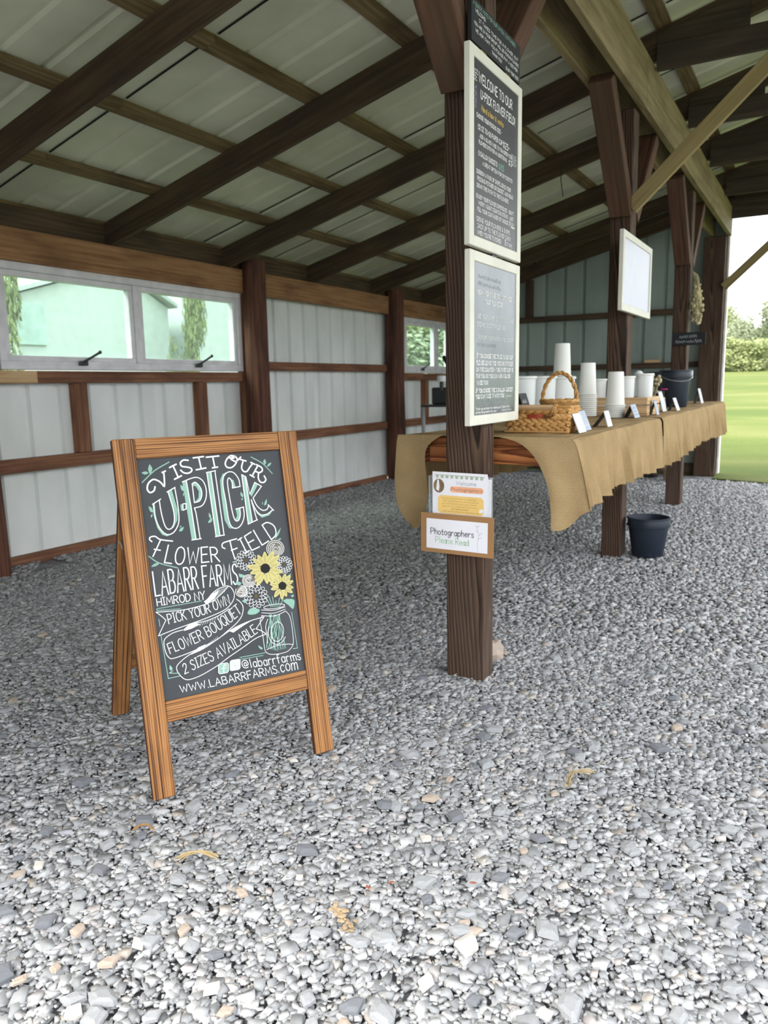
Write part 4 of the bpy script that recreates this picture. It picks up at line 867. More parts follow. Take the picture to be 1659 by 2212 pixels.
bouquet_drawing|L|C|7||4308,5083 4181,4954
bouquet_drawing|G|Y|0||4305,5188 4205,5215 4116,5191 4048,5132 4135,5094 4229,5094 4313,5145
bouquet_drawing|L|C|7||4272,5147 4127,5130
bouquet_drawing|L|C|7||4267,5176 4123,5155
bouquet_drawing|G|Y|0||4317,5239 4233,5305 4134,5318 4040,5293 4108,5223 4200,5184 4305,5197
bouquet_drawing|L|C|7||4268,5214 4115,5259
bouquet_drawing|L|C|7||4276,5243 4122,5284
bouquet_drawing|G|Y|0||4364,5289 4327,5387 4248,5449 4149,5477 4169,5382 4229,5303 4330,5260
bouquet_drawing|L|C|7||4307,5292 4196,5410
bouquet_drawing|L|C|7||4331,5313 4216,5427
bouquet_drawing|G|Y|0||4427,5306 4444,5408 4405,5498 4331,5567 4299,5476 4312,5381 4380,5296
bouquet_drawing|L|C|7||4377,5335 4338,5488
bouquet_drawing|L|C|7||4409,5342 4365,5493
bouquet_drawing|G|Y|0||4502,5286 4578,5356 4599,5446 4577,5538 4497,5484 4451,5404 4458,5303
bouquet_drawing|L|C|7||4479,5336 4536,5472
bouquet_drawing|L|C|7||4510,5324 4561,5463
bouquet_drawing|G|Y|0||4543,5250 4650,5288 4714,5366 4737,5463 4633,5441 4549,5382 4508,5283
bouquet_drawing|L|C|7||4542,5304 4666,5416
bouquet_drawing|L|C|7||4566,5282 4687,5397
bouquet_drawing|G|Y|0||4566,5196 4667,5181 4750,5217 4809,5284 4717,5311 4625,5299 4551,5237
bouquet_drawing|L|C|7||4592,5241 4730,5276
bouquet_drawing|L|C|7||4602,5213 4738,5252
bouquet_drawing|G|K|0||4564,5164 4539,5107 4487,5071 4420,5065 4359,5090 4317,5141 4308,5203 4333,5259 4385,5296 4451,5302 4513,5277 4555,5226
bouquet_drawing|G|D|0||3610,5455 3574,5368 3499,5309 3403,5293 3308,5322 3239,5390 3209,5480 3228,5572 3290,5642 3381,5675 3478,5663 3560,5607 3606,5522
bouquet_drawing|S|W|15||3612,5479 3591,5396 3531,5332 3443,5302 3349,5312 3268,5360 3219,5436 3212,5522 3249,5599 3321,5651 3414,5666 3505,5640
bouquet_drawing|S|W|15||3565,5449 3534,5387 3474,5347 3400,5338 3327,5360 3273,5410 3247,5475 3258,5543 3301,5597 3368,5626 3444,5623 3511,5589
bouquet_drawing|S|W|15||3529,5450 3503,5405 3457,5377 3400,5372 3346,5392 3308,5431 3292,5481 3302,5531 3337,5570 3389,5589 3446,5584 3495,5556
bouquet_drawing|S|W|15||3487,5446 3460,5420 3423,5408 3384,5414 3351,5436 3331,5468 3330,5504 3347,5536 3378,5557 3418,5561 3456,5549 3484,5522
bouquet_drawing|S|W|15||3390,5518 3411,5519 3431,5512 3444,5496 3449,5478 3444,5460 3430,5446 3411,5440 3390,5443 3373,5454 3362,5471 3361,5490
bouquet_drawing|G|D|0||3332,5179 3300,5101 3233,5049 3147,5034 3063,5061 3000,5123 2974,5204 2990,5286 3046,5348 3127,5378 3214,5366 3287,5315 3328,5239
bouquet_drawing|S|W|15||3149,5382 3230,5357 3292,5301 3321,5227 3310,5151 3261,5090 3186,5058 3101,5062 3026,5100 2977,5165 2964,5242 2990,5313
bouquet_drawing|S|W|15||3116,5336 3183,5340 3246,5315 3292,5266 3309,5206 3295,5146 3251,5101 3188,5080 3121,5088 3063,5124 3028,5178 3024,5240
bouquet_drawing|S|W|15||3050,5200 3053,5246 3080,5284 3123,5306 3174,5306 3221,5285 3253,5248 3263,5202 3250,5158 3216,5125 3168,5112 3118,5120
bouquet_drawing|S|W|15||3093,5167 3076,5196 3075,5228 3090,5257 3118,5275 3153,5279 3187,5267 3212,5243 3223,5211 3218,5180 3197,5155 3164,5142
bouquet_drawing|S|W|15||3118,5235 3133,5244 3152,5246 3169,5239 3182,5226 3187,5210 3184,5193 3172,5181 3155,5174 3137,5176 3121,5185 3111,5200
bouquet_drawing|S|W|13||3856,5010 3897,5004 3928,4981 3938,4949 3921,4922 3885,4910 3844,4917
bouquet_drawing|S|W|13||3837,4899 3873,4878 3893,4845 3888,4813 3861,4795 3821,4798 3786,4821
bouquet_drawing|S|W|13||3772,4807 3797,4774 3801,4738 3783,4711 3750,4706 3715,4724 3692,4757
bouquet_drawing|S|W|13||3673,4750 3682,4712 3670,4677 3642,4661 3609,4669 3584,4699 3577,4737
bouquet_drawing|S|W|13||3556,4738 3548,4701 3522,4675 3489,4671 3462,4691 3451,4727 3461,4764
bouquet_drawing|S|W|13||3442,4773 3419,4742 3384,4730 3351,4739 3334,4767 3339,4803 3364,4832
bouquet_drawing|S|W|13||3351,4848 3316,4830 3278,4831 3252,4852 3248,4884 3268,4914 3304,4930
bouquet_drawing|S|W|13||3298,4949 3258,4947 3223,4963 3208,4992 3217,5022 3249,5041 3289,5042
bouquet_drawing|S|W|13||3291,5061 3253,5074 3227,5102 3225,5134 3247,5157 3285,5162 3323,5147
bouquet_drawing|S|W|13||3333,5163 3302,5190 3291,5225 3302,5255 3333,5267 3370,5257 3399,5229
bouquet_drawing|S|W|13||3415,5239 3398,5275 3402,5311 3426,5333 3459,5332 3490,5309 3505,5272
bouquet_drawing|S|W|13||3525,5275 3524,5314 3544,5345 3575,5356 3606,5342 3624,5309 3623,5270
bouquet_drawing|S|W|13||3643,5265 3659,5300 3690,5321 3724,5318 3748,5294 3751,5257 3732,5223
bouquet_drawing|S|W|13||3749,5210 3779,5235 3818,5242 3848,5226 3859,5195 3846,5161 3814,5137
bouquet_drawing|S|W|13||3824,5120 3863,5131 3902,5121 3923,5096 3920,5064 3894,5038 3854,5029
bouquet_drawing|S|W|13||3767,4987 3807,4975 3833,4947 3836,4914 3814,4891 3776,4885 3737,4900
bouquet_drawing|S|W|13||3735,4897 3764,4867 3772,4831 3758,4802 3726,4793 3689,4807 3662,4837
bouquet_drawing|S|W|13||3659,4836 3668,4797 3657,4763 3629,4746 3596,4753 3570,4782 3563,4821
bouquet_drawing|S|W|13||3559,4821 3547,4785 3519,4761 3486,4760 3460,4782 3452,4818 3466,4854
bouquet_drawing|S|W|13||3462,4856 3433,4831 3396,4824 3365,4840 3354,4870 3366,4904 3397,4928
bouquet_drawing|S|W|13||3395,4931 3356,4924 3319,4937 3300,4964 3306,4995 3335,5018 3374,5023
bouquet_drawing|S|W|13||3375,5027 3336,5039 3310,5067 3307,5099 3329,5122 3366,5128 3405,5114
bouquet_drawing|S|W|13||3407,5117 3378,5146 3370,5182 3384,5210 3415,5220 3452,5207 3479,5176
bouquet_drawing|S|W|13||3482,5178 3473,5216 3484,5251 3511,5268 3544,5261 3570,5232 3578,5194
bouquet_drawing|S|W|13||3582,5193 3593,5230 3621,5254 3655,5256 3681,5234 3689,5197 3675,5161
bouquet_drawing|S|W|13||3678,5159 3708,5185 3746,5191 3777,5176 3788,5146 3776,5111 3745,5087
bouquet_drawing|S|W|13||3747,5084 3787,5091 3824,5079 3843,5051 3837,5020 3808,4997 3768,4991
bouquet_drawing|S|W|13||3689,4993 3725,4974 3746,4942 3742,4910 3716,4891 3677,4892 3642,4914
bouquet_drawing|S|W|13||3647,4918 3660,4880 3651,4845 3625,4826 3591,4831 3564,4858 3553,4896
bouquet_drawing|S|W|13||3561,4895 3542,4862 3510,4844 3476,4849 3455,4875 3455,4911 3475,4944
bouquet_drawing|S|W|13||3480,4938 3441,4928 3404,4938 3383,4964 3387,4995 3413,5020 3453,5028
bouquet_drawing|S|W|13||3452,5021 3416,5041 3396,5072 3399,5104 3425,5123 3464,5122 3499,5101
bouquet_drawing|S|W|13||3493,5096 3481,5134 3489,5169 3516,5188 3549,5183 3576,5156 3587,5118
bouquet_drawing|S|W|13||3579,5119 3598,5153 3631,5171 3664,5166 3686,5140 3686,5104 3665,5071
bouquet_drawing|S|W|13||3660,5077 3700,5087 3737,5077 3759,5051 3755,5019 3728,4994 3688,4986
bouquet_drawing|G|C|0||3628,4998 3610,4965 3573,4952 3535,4964 3513,4997 3518,5035 3547,5059 3587,5060 3619,5036
icon_drawing|F|T|0||2257,3269 2470,3263 2509,3218 2485,3022 2436,2983 2223,2991 2185,3036 2209,3231 2257,3269
icon_drawing|L|W|18||2257,3269 2470,3263 2509,3218 2485,3022 2436,2983 2223,2991 2185,3036 2209,3231 2257,3269
icon_drawing|S|W|26||2440,3196 2389,3215 2354,3162 2340,2997
icon_drawing|L|W|20||2293,3129 2419,3127
icon_drawing|F|W|0||2600,3310 2833,3303 2872,3259 2844,3034 2794,2995 2562,3003 2523,3048 2551,3271 2600,3310
icon_drawing|L|T|12||2645,3258 2778,3256 2818,3211 2802,3079 2752,3040 2618,3043 2579,3088 2595,3219 2645,3258
icon_drawing|S|T|12||2771,3116 2759,3087 2736,3066 2704,3058 2671,3065 2642,3085 2625,3114 2621,3147 2632,3176 2656,3197 2688,3205 2721,3198 2750,3178 2767,3149 2771,3116
icon_drawing|G|T|0||2721,3126 2708,3109 2686,3110 2672,3128 2677,3149 2697,3156 2717,3143"""

# ================================================================== SETTING
SL, XW, Z0 = 0.265, -4.45, 2.08           # roof slope, wall line, rafter underside at the wall
XR, XE = 0.6, 1.3                         # ridge, right-hand eave (open side)
def zr(x): return Z0 + SL * (x - XW) if x <= XR else Z0 + SL * (XR - XW) - SL * (x - XR)
RD = .172                                 # rafter depth, measured vertically
# ---- gravel floor
floor = MB().box(-4.52, 3.4, -7, 9.82, -.12, -.022).build('floor', 'gravelbed'); tag(floor, kind='structure')
def stone_template(i, flat=.5):
    r = np.random.default_rng(100 + i); v = []
    for sx in (-1, 1):
        for sy in (-1, 1):
            for sz in (-1, 1):
                v.append((sx * r.uniform(.4, 1.05), sy * r.uniform(.35, .95), sz * flat * r.uniform(.45, 1)))
    return np.array(v)
SF = np.array([(0, 1, 3, 2), (4, 6, 7, 5), (0, 4, 5, 1), (2, 3, 7, 6), (0, 2, 6, 4), (1, 5, 7, 3)])
TPL = np.stack([stone_template(i, (.2, .3, .42, .55)[i % 4]) for i in range(24)])
def gravel(name, xy, size, parent):
    n = len(xy); t = TPL[RNG.integers(0, 24, n)] * size[:, None, None]
    yaw = RNG.uniform(0, 2 * np.pi, n); tx = RNG.normal(0, .24, n); ty = RNG.normal(0, .24, n)
    cy, sy, cx, sx_, cz, sz_ = np.cos(ty), np.sin(ty), np.cos(tx), np.sin(tx), np.cos(yaw), np.sin(yaw)
    R = np.empty((n, 3, 3))
    R[:, 0] = np.stack([cz * cy, cz * sy * sx_ - sz_ * cx, cz * sy * cx + sz_ * sx_], 1)
    R[:, 1] = np.stack([sz_ * cy, sz_ * sy * sx_ + cz * cx, sz_ * sy * cx - cz * sx_], 1)
    R[:, 2] = np.stack([-sy, cy * sx_, cy * cx], 1)
    v = np.einsum('nij,nkj->nki', R, t)
    v[:, :, 0] += xy[:, 0, None]; v[:, :, 1] += xy[:, 1, None]
    v[:, :, 2] += (-size * .2 + RNG.uniform(-.005, .002, n) - .007)[:, None]
    v = v.reshape(-1, 3); f = (SF[None] + (np.arange(n) * 8)[:, None, None]).reshape(-1, 4)
    me = bpy.data.meshes.new(name)
    me.vertices.add(len(v)); me.vertices.foreach_set('co', v.astype(np.float32).ravel())
    me.loops.add(f.size); me.loops.foreach_set('vertex_index', f.astype(np.int32).ravel())
    me.polygons.add(len(f)); me.polygons.foreach_set('loop_start', np.arange(0, f.size, 4, dtype=np.int32))
    me.update(calc_edges=True)
    o = link(name, me, 'gravel', None, parent); o['kind'] = 'stuff'; return o
def jitter_grid(x0, x1, y0, y1, step):
    gx, gy = np.meshgrid(np.arange(x0, x1, step), np.arange(y0, y1, step))
    p = np.stack([gx.ravel(), gy.ravel()], 1); return p + RNG.uniform(-.5, .5, p.shape) * step
p = jitter_grid(-4.2, .6, -.2, 3.3, 0.0118)
p = p[(p[:, 0] > -1.0 * p[:, 1] - 1.25) & (p[:, 0] > -4.2)]
gravel('gravel', p, RNG.gamma(5, .0017, len(p)).clip(.004, .02) * 1.12, floor)
p2 = jitter_grid(-4.5, .8, .2, 9.15, .021)
p2 = p2[((p2[:, 1] > 3.3) | (p2[:, 0] <= -1.0 * p2[:, 1] - 1.25)) & (p2[:, 0] < .75 - .17 * p2[:, 1] + .5)]
p2 = p2[~((p2[:, 0] > -1.0) & (p2[:, 1] > 9.2 - .38 * (p2[:, 0] + 1.0) + RNG.uniform(-.05, .05, len(p2))))]
gravel('gravel', p2, RNG.gamma(7, .0017, len(p2)).clip(.007, .024) * 1.1, floor)
# single stones large enough to be picked out
def stone_mesh(i, mat):
    r = np.random.default_rng(900 + i); mb = MB(); n = 7
    ring = [(math.cos(a) * r.uniform(.8, 1.1), math.sin(a) * r.uniform(.6, .85)) for a in sorted(r.uniform(0, 2 * math.pi, 3).tolist() + [k * 2 * math.pi / (n - 3) for k in range(n - 3)])]
    vs = [(x, y, -.3) for x, y in ring] + [(x * .95, y * .95, .12 * r.uniform(.6, 1.4)) for x, y in ring] + [(x * .55 + .1, y * .55, .3 * r.uniform(.8, 1.2)) for x, y in ring]
    fs = [tuple(reversed(range(n)))] + [(k + b, (k + 1) % n + b, (k + 1) % n + n + b, k + n + b) for b in (0, n) for k in range(n)] + [tuple(2 * n + k for k in range(n))]
    mb.add(vs, fs); me = mb.mesh('stone'); me.materials.append(M[mat]); return me
SM = {m: [stone_mesh(i + 10 * j, m) for i in range(5)] for j, m in enumerate(('stone_grey', 'stone_dark', 'stone_pale', 'stone_tan'))}
def stone(x, y, s, mat):
    o = bpy.data.objects.new('stone', random.choice(SM[mat])); COL.objects.link(o)
    put(o, T(x, y, .001) @ Matrix.Rotation(random.uniform(0, 6.3), 4, 'Z') @ Matrix.Rotation(random.uniform(-.15, .15), 4, 'X') @ Matrix.Diagonal((s, s, s * .62, 1)), floor)
for x, y, s, m in STONES: stone(x, y, s, m)
while sum(1 for c in floor.children) < 285:
    y = random.uniform(.55, 3.2); x = random.uniform(-1.0 * y - 1.0, .25 - .1 * y)
    if x < -4.2 or (-1.25 < x < -.98 and 2.5 < y < 2.75) or (x * .872 - y * .489) < -1.0 and (x * .872 - y * .489) > -2.2 and 1.2 < y < 2.3: pass
    stone(x, y, random.choice((.016, .019, .022, .026, .034)), random.choice(('stone_grey',) * 6 + ('stone_dark',) * 3 + ('stone_tan', 'stone_pale')))

# ---- lawn outside, rising away from the barn
def lawn():
    mb = MB(); xs = np.linspace(-60, 40, 41); ys = np.concatenate([np.linspace(-12, 9, 4), np.linspace(12, 90, 27)])
    def z(x, y): return -.035 + max(0, y - 10) * .0318 - .0 + (.04 * math.sin(x * .3 + y * .2) if y > 14 else 0)
    vs = [(x, y, z(x, y)) for y in ys for x in xs]; n = len(xs)
    mb.add(vs, [(j * n + i, j * n + i + 1, (j + 1) * n + i + 1, (j + 1) * n + i) for j in range(len(ys) - 1) for i in range(n - 1)])
    return mb.build('lawn', 'lawn', smooth=True)
tag(lawn(), kind='structure')
gl = MB()                                                          # lawn edge that meets the gravel under the far opening
gl.prism([(-1.03, 9.24), (3.4, 7.6), (3.4, 12), (-1.03, 12)], -.12, .004)
tag(gl.build('lawn_edge', 'lawn'), kind='structure')

# ---- left wall
def corrugated(y0, y1, rib0, pitch=.24, depth=.027):
    """profile along a sheet: list of (along, out)"""
    pr = [(y0, 0)]; k = math.ceil((y0 - rib0) / pitch)
    while True:
        c = rib0 + k * pitch; k += 1
        if c > y1 - .02: break
        if c < y0 + .02: continue
        pr += [(c - .027, 0), (c - .015, depth), (c + .015, depth), (c + .027, 0)]
    for off in (): pass
    pr.append((y1, 0)); return pr
def siding(name, y0, y1, z0, z1, parent, rib0=3.25, mat='siding', plane=-4.5, axis='Y'):
    pr = corrugated(y0, y1, rib0); mb = MB(); n = len(pr); vs = []
    for th in (0, .003):
        for z in (z0, z1):
            for a, d in pr:
                vs.append((plane - d - th, a, z) if axis == 'Y' else (a, plane + d + th, z(a) if callable(z) else z))
    fs = [(i, i + 1, n + i + 1, n + i) for i in range(n - 1)] + [(2 * n + i, 3 * n + i, 3 * n + i + 1, 2 * n + i + 1) for i in range(n - 1)]
    mb.add(vs, fs); return mb.build(name, mat, parent)
wl = empty('wall_left', (-4.5, 4.5, 0)); wl['kind'] = 'structure'
HOLES = [(-.55, .1), (3.04, 5.36), (8.36, 9.72)]
y = -.68
while y < 9.78:
    y1 = min(y + .72, 9.78)
    cuts = sorted({y, y1} | {h for H in HOLES for h in H if y < h < y1})
    for a, b in zip(cuts, cuts[1:]):
        if b - a < .02: continue
        if any(h0 - .001 <= a and b <= h1 + .001 for h0, h1 in HOLES):
            siding('siding_panel', a, b, .02, 1.22, wl); siding('siding_panel', a, b, 1.93, 2.2, wl)
        else: siding('siding_panel', a, b, .02, 2.2, wl)
    y = y1
def wboard(name, y0, y1, z0, z1, t=.07, mat='girt', x=-4.5):
    return board(name, (x + t / 2, y0, (z0 + z1) / 2), (x + t / 2, y1, (z0 + z1) / 2), z1 - z0, t, mat, wl, upv=(1, 0, 0))
for a, b in ((-.68, 2.68), (2.89, 5.34), (5.55, 7.92), (8.15, 9.7)):
    wboard('girt', a, b, .585, .672)
    wboard('base_board', a, b, -.03, .045, .05)
for a, b in ((-.68, 2.68), (2.89, 5.34), (8.15, 9.7)): wboard('girt', a, b, 1.148, 1.228)
wboard('girt', 5.56, 7.92, 1.245, 1.325)
for a, b in ((-.68, 5.42), (5.42, 8.05), (8.05, 9.7)): wboard('wall_plate', a, b, 1.895, 2.092, .042, 'plate', -4.44)
for a, b in ((-.68, 5.42), (5.42, 9.7)): wboard('blocking', a, b, 2.1, 2.24, .04, 'rafter', -4.5)
def stud(y0, z0, z1, w=.1, mat='girt'):
    return board('stud', (-4.465, y0, z0), (-4.465, y0, z1), w, .07, mat, wl, upv=(1, 0, 0))
for y0 in (3.63, 4.83): stud(y0, .675, 1.146)
stud(5.405, .0, 1.89, .075); stud(8.96, .675, 1.146); stud(2.98, 1.23, 1.89, .07)
lb = board('paint_scrap', (-4.428, 3.02, 1.188), (-4.428, 3.29, 1.188), .078, .006, 'crate', wl, upv=(1, 0, 0), b=.001)
lb['label'] = 'flaking cream painted scrap'
for yy in (.15, 2.79, 5.455, 8.03):
    mb = MB(); ro = random.random()
    for_pts = [(-4.37 + .012 * math.sin(ro * 9 + z), yy + .008 * math.cos(z * 2 + ro), z) for z in (-.05, .4, .9, 1.4, 1.9, 2.16)]
    L = Matrix.Translation((-4.37, yy, 1.05)) @ Matrix.Rotation(-math.pi / 2, 4, 'Y')
    li = L.inverted(); mb.tube([li @ Vector(q) for q in for_pts], [.118, .114, .11, .108, .106, .105], 18)
    mb.build('round_post', 'pole', wl, L, smooth=True)
# windows
def window(n, y0, y1, mids, fw_=.052, x=-4.46):
    w = empty('window_%d' % n, (x, (y0 + y1) / 2, 1.24)); w['kind'] = 'structure'
    z0, z1 = 1.235, 1.9
    def bar(nm, ya, yb, za, zb, d, xo, par): return MB().box(x - d + xo, x + xo, ya, yb, za, zb, .004).build(nm, 'winframe', par)
    fr = MB()
    for a in ((y0, y1, z0, z0 + fw_), (y0, y1, z1 - fw_, z1), (y0, y0 + fw_, z0 + fw_, z1 - fw_), (y1 - fw_, y1, z0 + fw_, z1 - fw_)): fr.box(x - .06, x + .03, *a, b=.004)
    for a in ((y0 + .012, y1 - .012, z1 - .022, z1 - .016),): fr.box(x + .03, x + .034, *a)
    fr.build('window_frame', 'winframe', w)
    eds = [y0 + fw_] + [v for m in mids for v in (m - .028, m + .028)] + [y1 - fw_]
    for m in mids: bar('mullion', m - .028, m + .028, z0 + fw_, z1 - fw_, .08, .024, w)
    for a, b in zip(eds[::2], eds[1::2]):
        s = MB(); q = .038
        for c in ((a, b, z0 + fw_, z0 + fw_ + q), (a, b, z1 - fw_ - q, z1 - fw_), (a, a + q, z0 + fw_ + q, z1 - fw_ - q), (b - q, b, z0 + fw_ + q, z1 - fw_ - q)): s.box(x - .045, x + .012, *c, b=.004)
        sa = s.build('sash', 'winframe', w)
        MB().box(x - .022, x - .018, a + q - .004, b - q + .004, z0 + fw_ + q - .004, z1 - fw_ - q + .004).build('pane', 'glass', sa)
        if n == 1 or b - a > .6:
            yc = (a + b) / 2 + (.04 if n == 1 else 0); c = MB()
            c.box(x + .03, x + .055, yc - .05, yc + .02, z0 + .03, z0 + .062, .005)
            c.tube([(x + .05, yc - .02, z0 + .055), (x + .075, yc + .03, z0 + .085), (x + .08, yc + .095, z0 + .118)], [.011, .008, .009], 8)
            c.ball((x + .08, yc + .1, z0 + .121), .013, 8, 5)
            ck = c.build('window_crank', 'darksteel', w, smooth=True); ck['label'] = 'dark crank handle'
window(1, 3.045, 5.355, (4.185,)); window(2, 8.365, 9.715, (9.275,)); window(3, -.55, .1, ())

# ---- ceiling: header beams, rafters, ties, purlins and roof sheets
ce = empty('ceiling', (-1.1, 4.5, 2.6)); ce['kind'] = 'structure'
RY = [-.55, .3, 1.53, 2.74, 3.97, 5.2, 6.43, 7.66, 8.9, 9.7]
for i, yy in enumerate(RY):
    h = RD / 2
    board('rafter', (-4.62, yy, zr(-4.62) + h), (XR, yy, zr(XR) + h), .04, RD * .97, 'rafter', ce)
    board('rafter', (XR, yy, zr(XR) + h), (XE, yy, zr(XE) + h), .04, RD * .97, 'rafter', ce)
    if 1 < i:
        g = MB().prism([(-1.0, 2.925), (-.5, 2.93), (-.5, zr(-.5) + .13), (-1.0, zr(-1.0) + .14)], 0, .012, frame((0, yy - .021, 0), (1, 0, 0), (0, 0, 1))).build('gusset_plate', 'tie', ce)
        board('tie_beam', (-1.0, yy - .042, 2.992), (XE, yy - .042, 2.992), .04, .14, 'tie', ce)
for x0, top in ((-1.03, 2.955), (-1.205, 2.93)):
    board('header_beam', (x0, -.6, (2.665 + top) / 2), (x0, 4.96, (2.665 + top) / 2), .042, top - 2.665, 'header', ce)
    board('header_beam', (x0, 4.965, (2.665 + top) / 2), (x0, 9.72, (2.665 + top) / 2), .042, top - 2.665, 'header', ce)
board('header_beam', (XE, -.6, 3.12), (XE, 9.72, 3.12), .06, .18, 'header', ce)
PX = [-4.55, -3.965, -3.33, -2.69, -2.05, -1.42, -.98, -.36, .42]
NP = [(-.6, 3.1), (3.1, 6.9), (6.9, 9.78)]
def purlin(px):
    for a, b in NP:
        z = zr(px) + RD + .02; s = SL if px < XR else -SL
        board('purlin', (px, a, z), (px, b, z), .09, .036, 'purlin', ce, upv=(-s, 0, 1))
for px in PX + [.86, 1.2]: purlin(px)
def roof_sheet(y0, y1, xa, xb, dz):
    pr = corrugated(y0, y1, 3.12, .24, .018); mb = MB(); n = len(pr); vs = []
    for th in (0, .003):
        for x in (xa, xb):
            for a, d in pr: vs.append((x, a, zr(x) + RD + .042 + d + th + dz))
    fs = [(i, i + 1, n + i + 1, n + i) for i in range(n - 1)] + [(2 * n + i, 3 * n + i, 3 * n + i + 1, 2 * n + i + 1) for i in range(n - 1)]
    mb.add(vs, fs); return mb.build('roof_sheet', 'roof', ce)
k = 0; y = -.66
while y < 9.85:
    roof_sheet(y, min(y + .955, 9.9), -4.72, XR, .004 * (k % 2)); roof_sheet(y, min(y + .955, 9.9), XR, XE + .1, .004 * (k % 2)); y += .945; k += 1
for i in range(1, k):                                              # dark strips added to imitate the shadow in the sheet laps
    yy = -.66 + .945 * i
    for a, b in zip([-4.6] + PX, PX + [XR]):
        if b - a > .2: board('lap_shadow_strip', (a + .05, yy, zr(a + .05) + RD + .0405), (b - .05, yy, zr(b - .05) + RD + .0405), .011, .003, 'rubber', ce, upv=(-SL, 0, 1), b=0)
w = MB().tube([(-1.95, 6.41, 2.86), (-1.955, 6.41, 2.7), (-1.935, 6.41, 2.57)], .004, 6).build('hanging_wire', 'darksteel')
tag(w, 'thin dark wire dangling from a rafter behind the boards', 'wire')

# ---- near end wall, unseen, added to shape the foreground light; wide opening at right
wf = empty('wall_front_blocker', (-3.4, -.69, 0)); wf['kind'] = 'structure'
x = -4.5
while x < -2.5:
    x1 = min(x + .72, -2.5); siding('siding_panel', x, x1, .02, lambda a: zr(a) + .2, wf, -3.39, 'siding', -.7, 'X'); x = x1
while x < XE:
    x1 = min(x + .72, XE); siding('siding_panel', x, x1, 2.3, lambda a: zr(a) + .2, wf, -3.39, 'siding', -.7, 'X'); x = x1  # added gable siding, brought low to dim light from the front
board('blocker_lintel', (-2.5, -.66, 2.36), (XE, -.66, 2.36), .06, .16, 'header', wf)
board('round_post', (-2.52, -.64, -.05), (-2.52, -.64, 2.28), .13, .13, 'pole', wf, upv=(1, 0, 0))

# ---- far end wall
wb = empty('wall_back', (-2.8, 9.78, 0)); wb['kind'] = 'structure'
x = -4.5
while x < -1.06:
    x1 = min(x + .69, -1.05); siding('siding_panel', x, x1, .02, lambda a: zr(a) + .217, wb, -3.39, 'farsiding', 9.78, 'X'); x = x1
x = -1.05
while x < XE:
    x1 = min(x + .69, XE)
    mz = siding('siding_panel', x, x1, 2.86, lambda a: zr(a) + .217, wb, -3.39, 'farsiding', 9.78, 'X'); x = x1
for z0, z1 in ((-.02, .11), (.58, .66), (1.235, 1.3), (1.845, 1.915)):
    board('girt', (-4.45, 9.745, (z0 + z1) / 2), (-1.285, 9.745, (z0 + z1) / 2), .07, z1 - z0, 'rafter', wb)
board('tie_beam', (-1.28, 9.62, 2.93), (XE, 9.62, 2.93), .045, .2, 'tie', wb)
for xx in (-3.35, -2.2): board('stud', (xx, 9.745, 1.915), (xx, 9.745, zr(xx)), .07, .09, 'rafter', wb, upv=(1, 0, 0))
tr = MB().box(-1.047, -1.022, 9.725, 9.83, -.02, 2.9, .004).build('trim_1', 'white_trim'); tag(tr, kind='structure')

# ---- timber posts on the header line
def post(x0, x1, y0, y1, label, braces=(), cross=False, top=2.66, mat='post'):
    p = empty('timber_post', ((x0 + x1) / 2, (y0 + y1) / 2, 0)); tag(p, label, 'post')
    L = T((x0 + x1) / 2, (y0 + y1) / 2, 1.3) @ Matrix.Rotation(-math.pi / 2, 4, 'Y')
    hx, hy = (x1 - x0) / 2, (y1 - y0) / 2
    MB().box(-1.33, top - 1.3 - .0, -hy, hy, -hx, hx, .006).build('post_shaft', mat, p, L)
    yc = (y0 + y1) / 2
    for s in braces:
        a = Vector((-1.118, yc + s * .08, 2.08)); b = Vector((-1.118, yc + s * .62, 2.66))
        board('knee_brace', a, b, .125, .085, 'brace', p, upv=(0, -s * .7, .7))
    if cross:
        board('cross_brace', (x1 + .0, y0 - .02, 2.1), (.41, y0 - .02, 3.485), .036, .085, 'lightedge', p, upv=(-.7, 0, .7))
    return p
post(-1.2, -1.045, 2.575, 2.665, 'weathered wooden post nearest the camera, carrying the framed chalkboards', (-1, 1))
post(-1.185, -1.062, 4.89, 5.03, 'dark wooden post behind the blank whiteboard, rising through the counter', (-1, 1), True)
post(-1.185, -1.058, 7.19, 7.33, 'dark wooden post with dried bundle and small black sign', (-1, 1))
post(-1.28, -1.052, 9.59, 9.72, 'wide dark corner post at the far end beside the lawn', (), True)
for yy in (.2, 3.4, 6.6, 9.65):                                    # open right-hand side, outside the frame
    p = MB().box(XE - .07, XE + .07, yy - .07, yy + .07, -.05, 3.03, .006).build('eave_post', 'post'); tag(p, kind='structure')

# ================================================================== SANDWICH BOARD
def edges(o, idx=1, thr=.5):
    for p in o.data.polygons:
        if abs(p.normal.z) < thr: p.material_index = idx
    return o
def plank2(name, F, a, b, w, t, parent, mats=('burnt', 'burnt_edge')):
    p0, p1 = F @ Vector(a), F @ Vector(b)
    o = board(name, p0, p1, w, t, mats[0], parent, upv=F.to_3x3() @ Vector((0, 0, 1)), b=.0025)
    o.data.materials.append(M[mats[1]]); return edges(o)
SD = Vector((.4891, .8722, 0)); SN = Vector((-.8722, .4891, 0)); FL = Vector((-1.498, 1.354, .004))
FF = frame(FL, SD, Vector((0, 0, .9631)) + SN * .1914)
sb = empty('sandwich_board', FL + SD * .27 + SN * .32, math.atan2(SD.y, SD.x))
tag(sb, 'freestanding wooden sandwich board with hand-lettered black chalk panel and flower drawing', 'sign')
TH = .024
plank2('stile', FF, (.03, .0, -TH / 2), (.03, .9815, -TH / 2), .0595, TH, sb); plank2('stile', FF, (.5155, .0, -TH / 2), (.5155, .9815, -TH / 2), .0595, TH, sb)
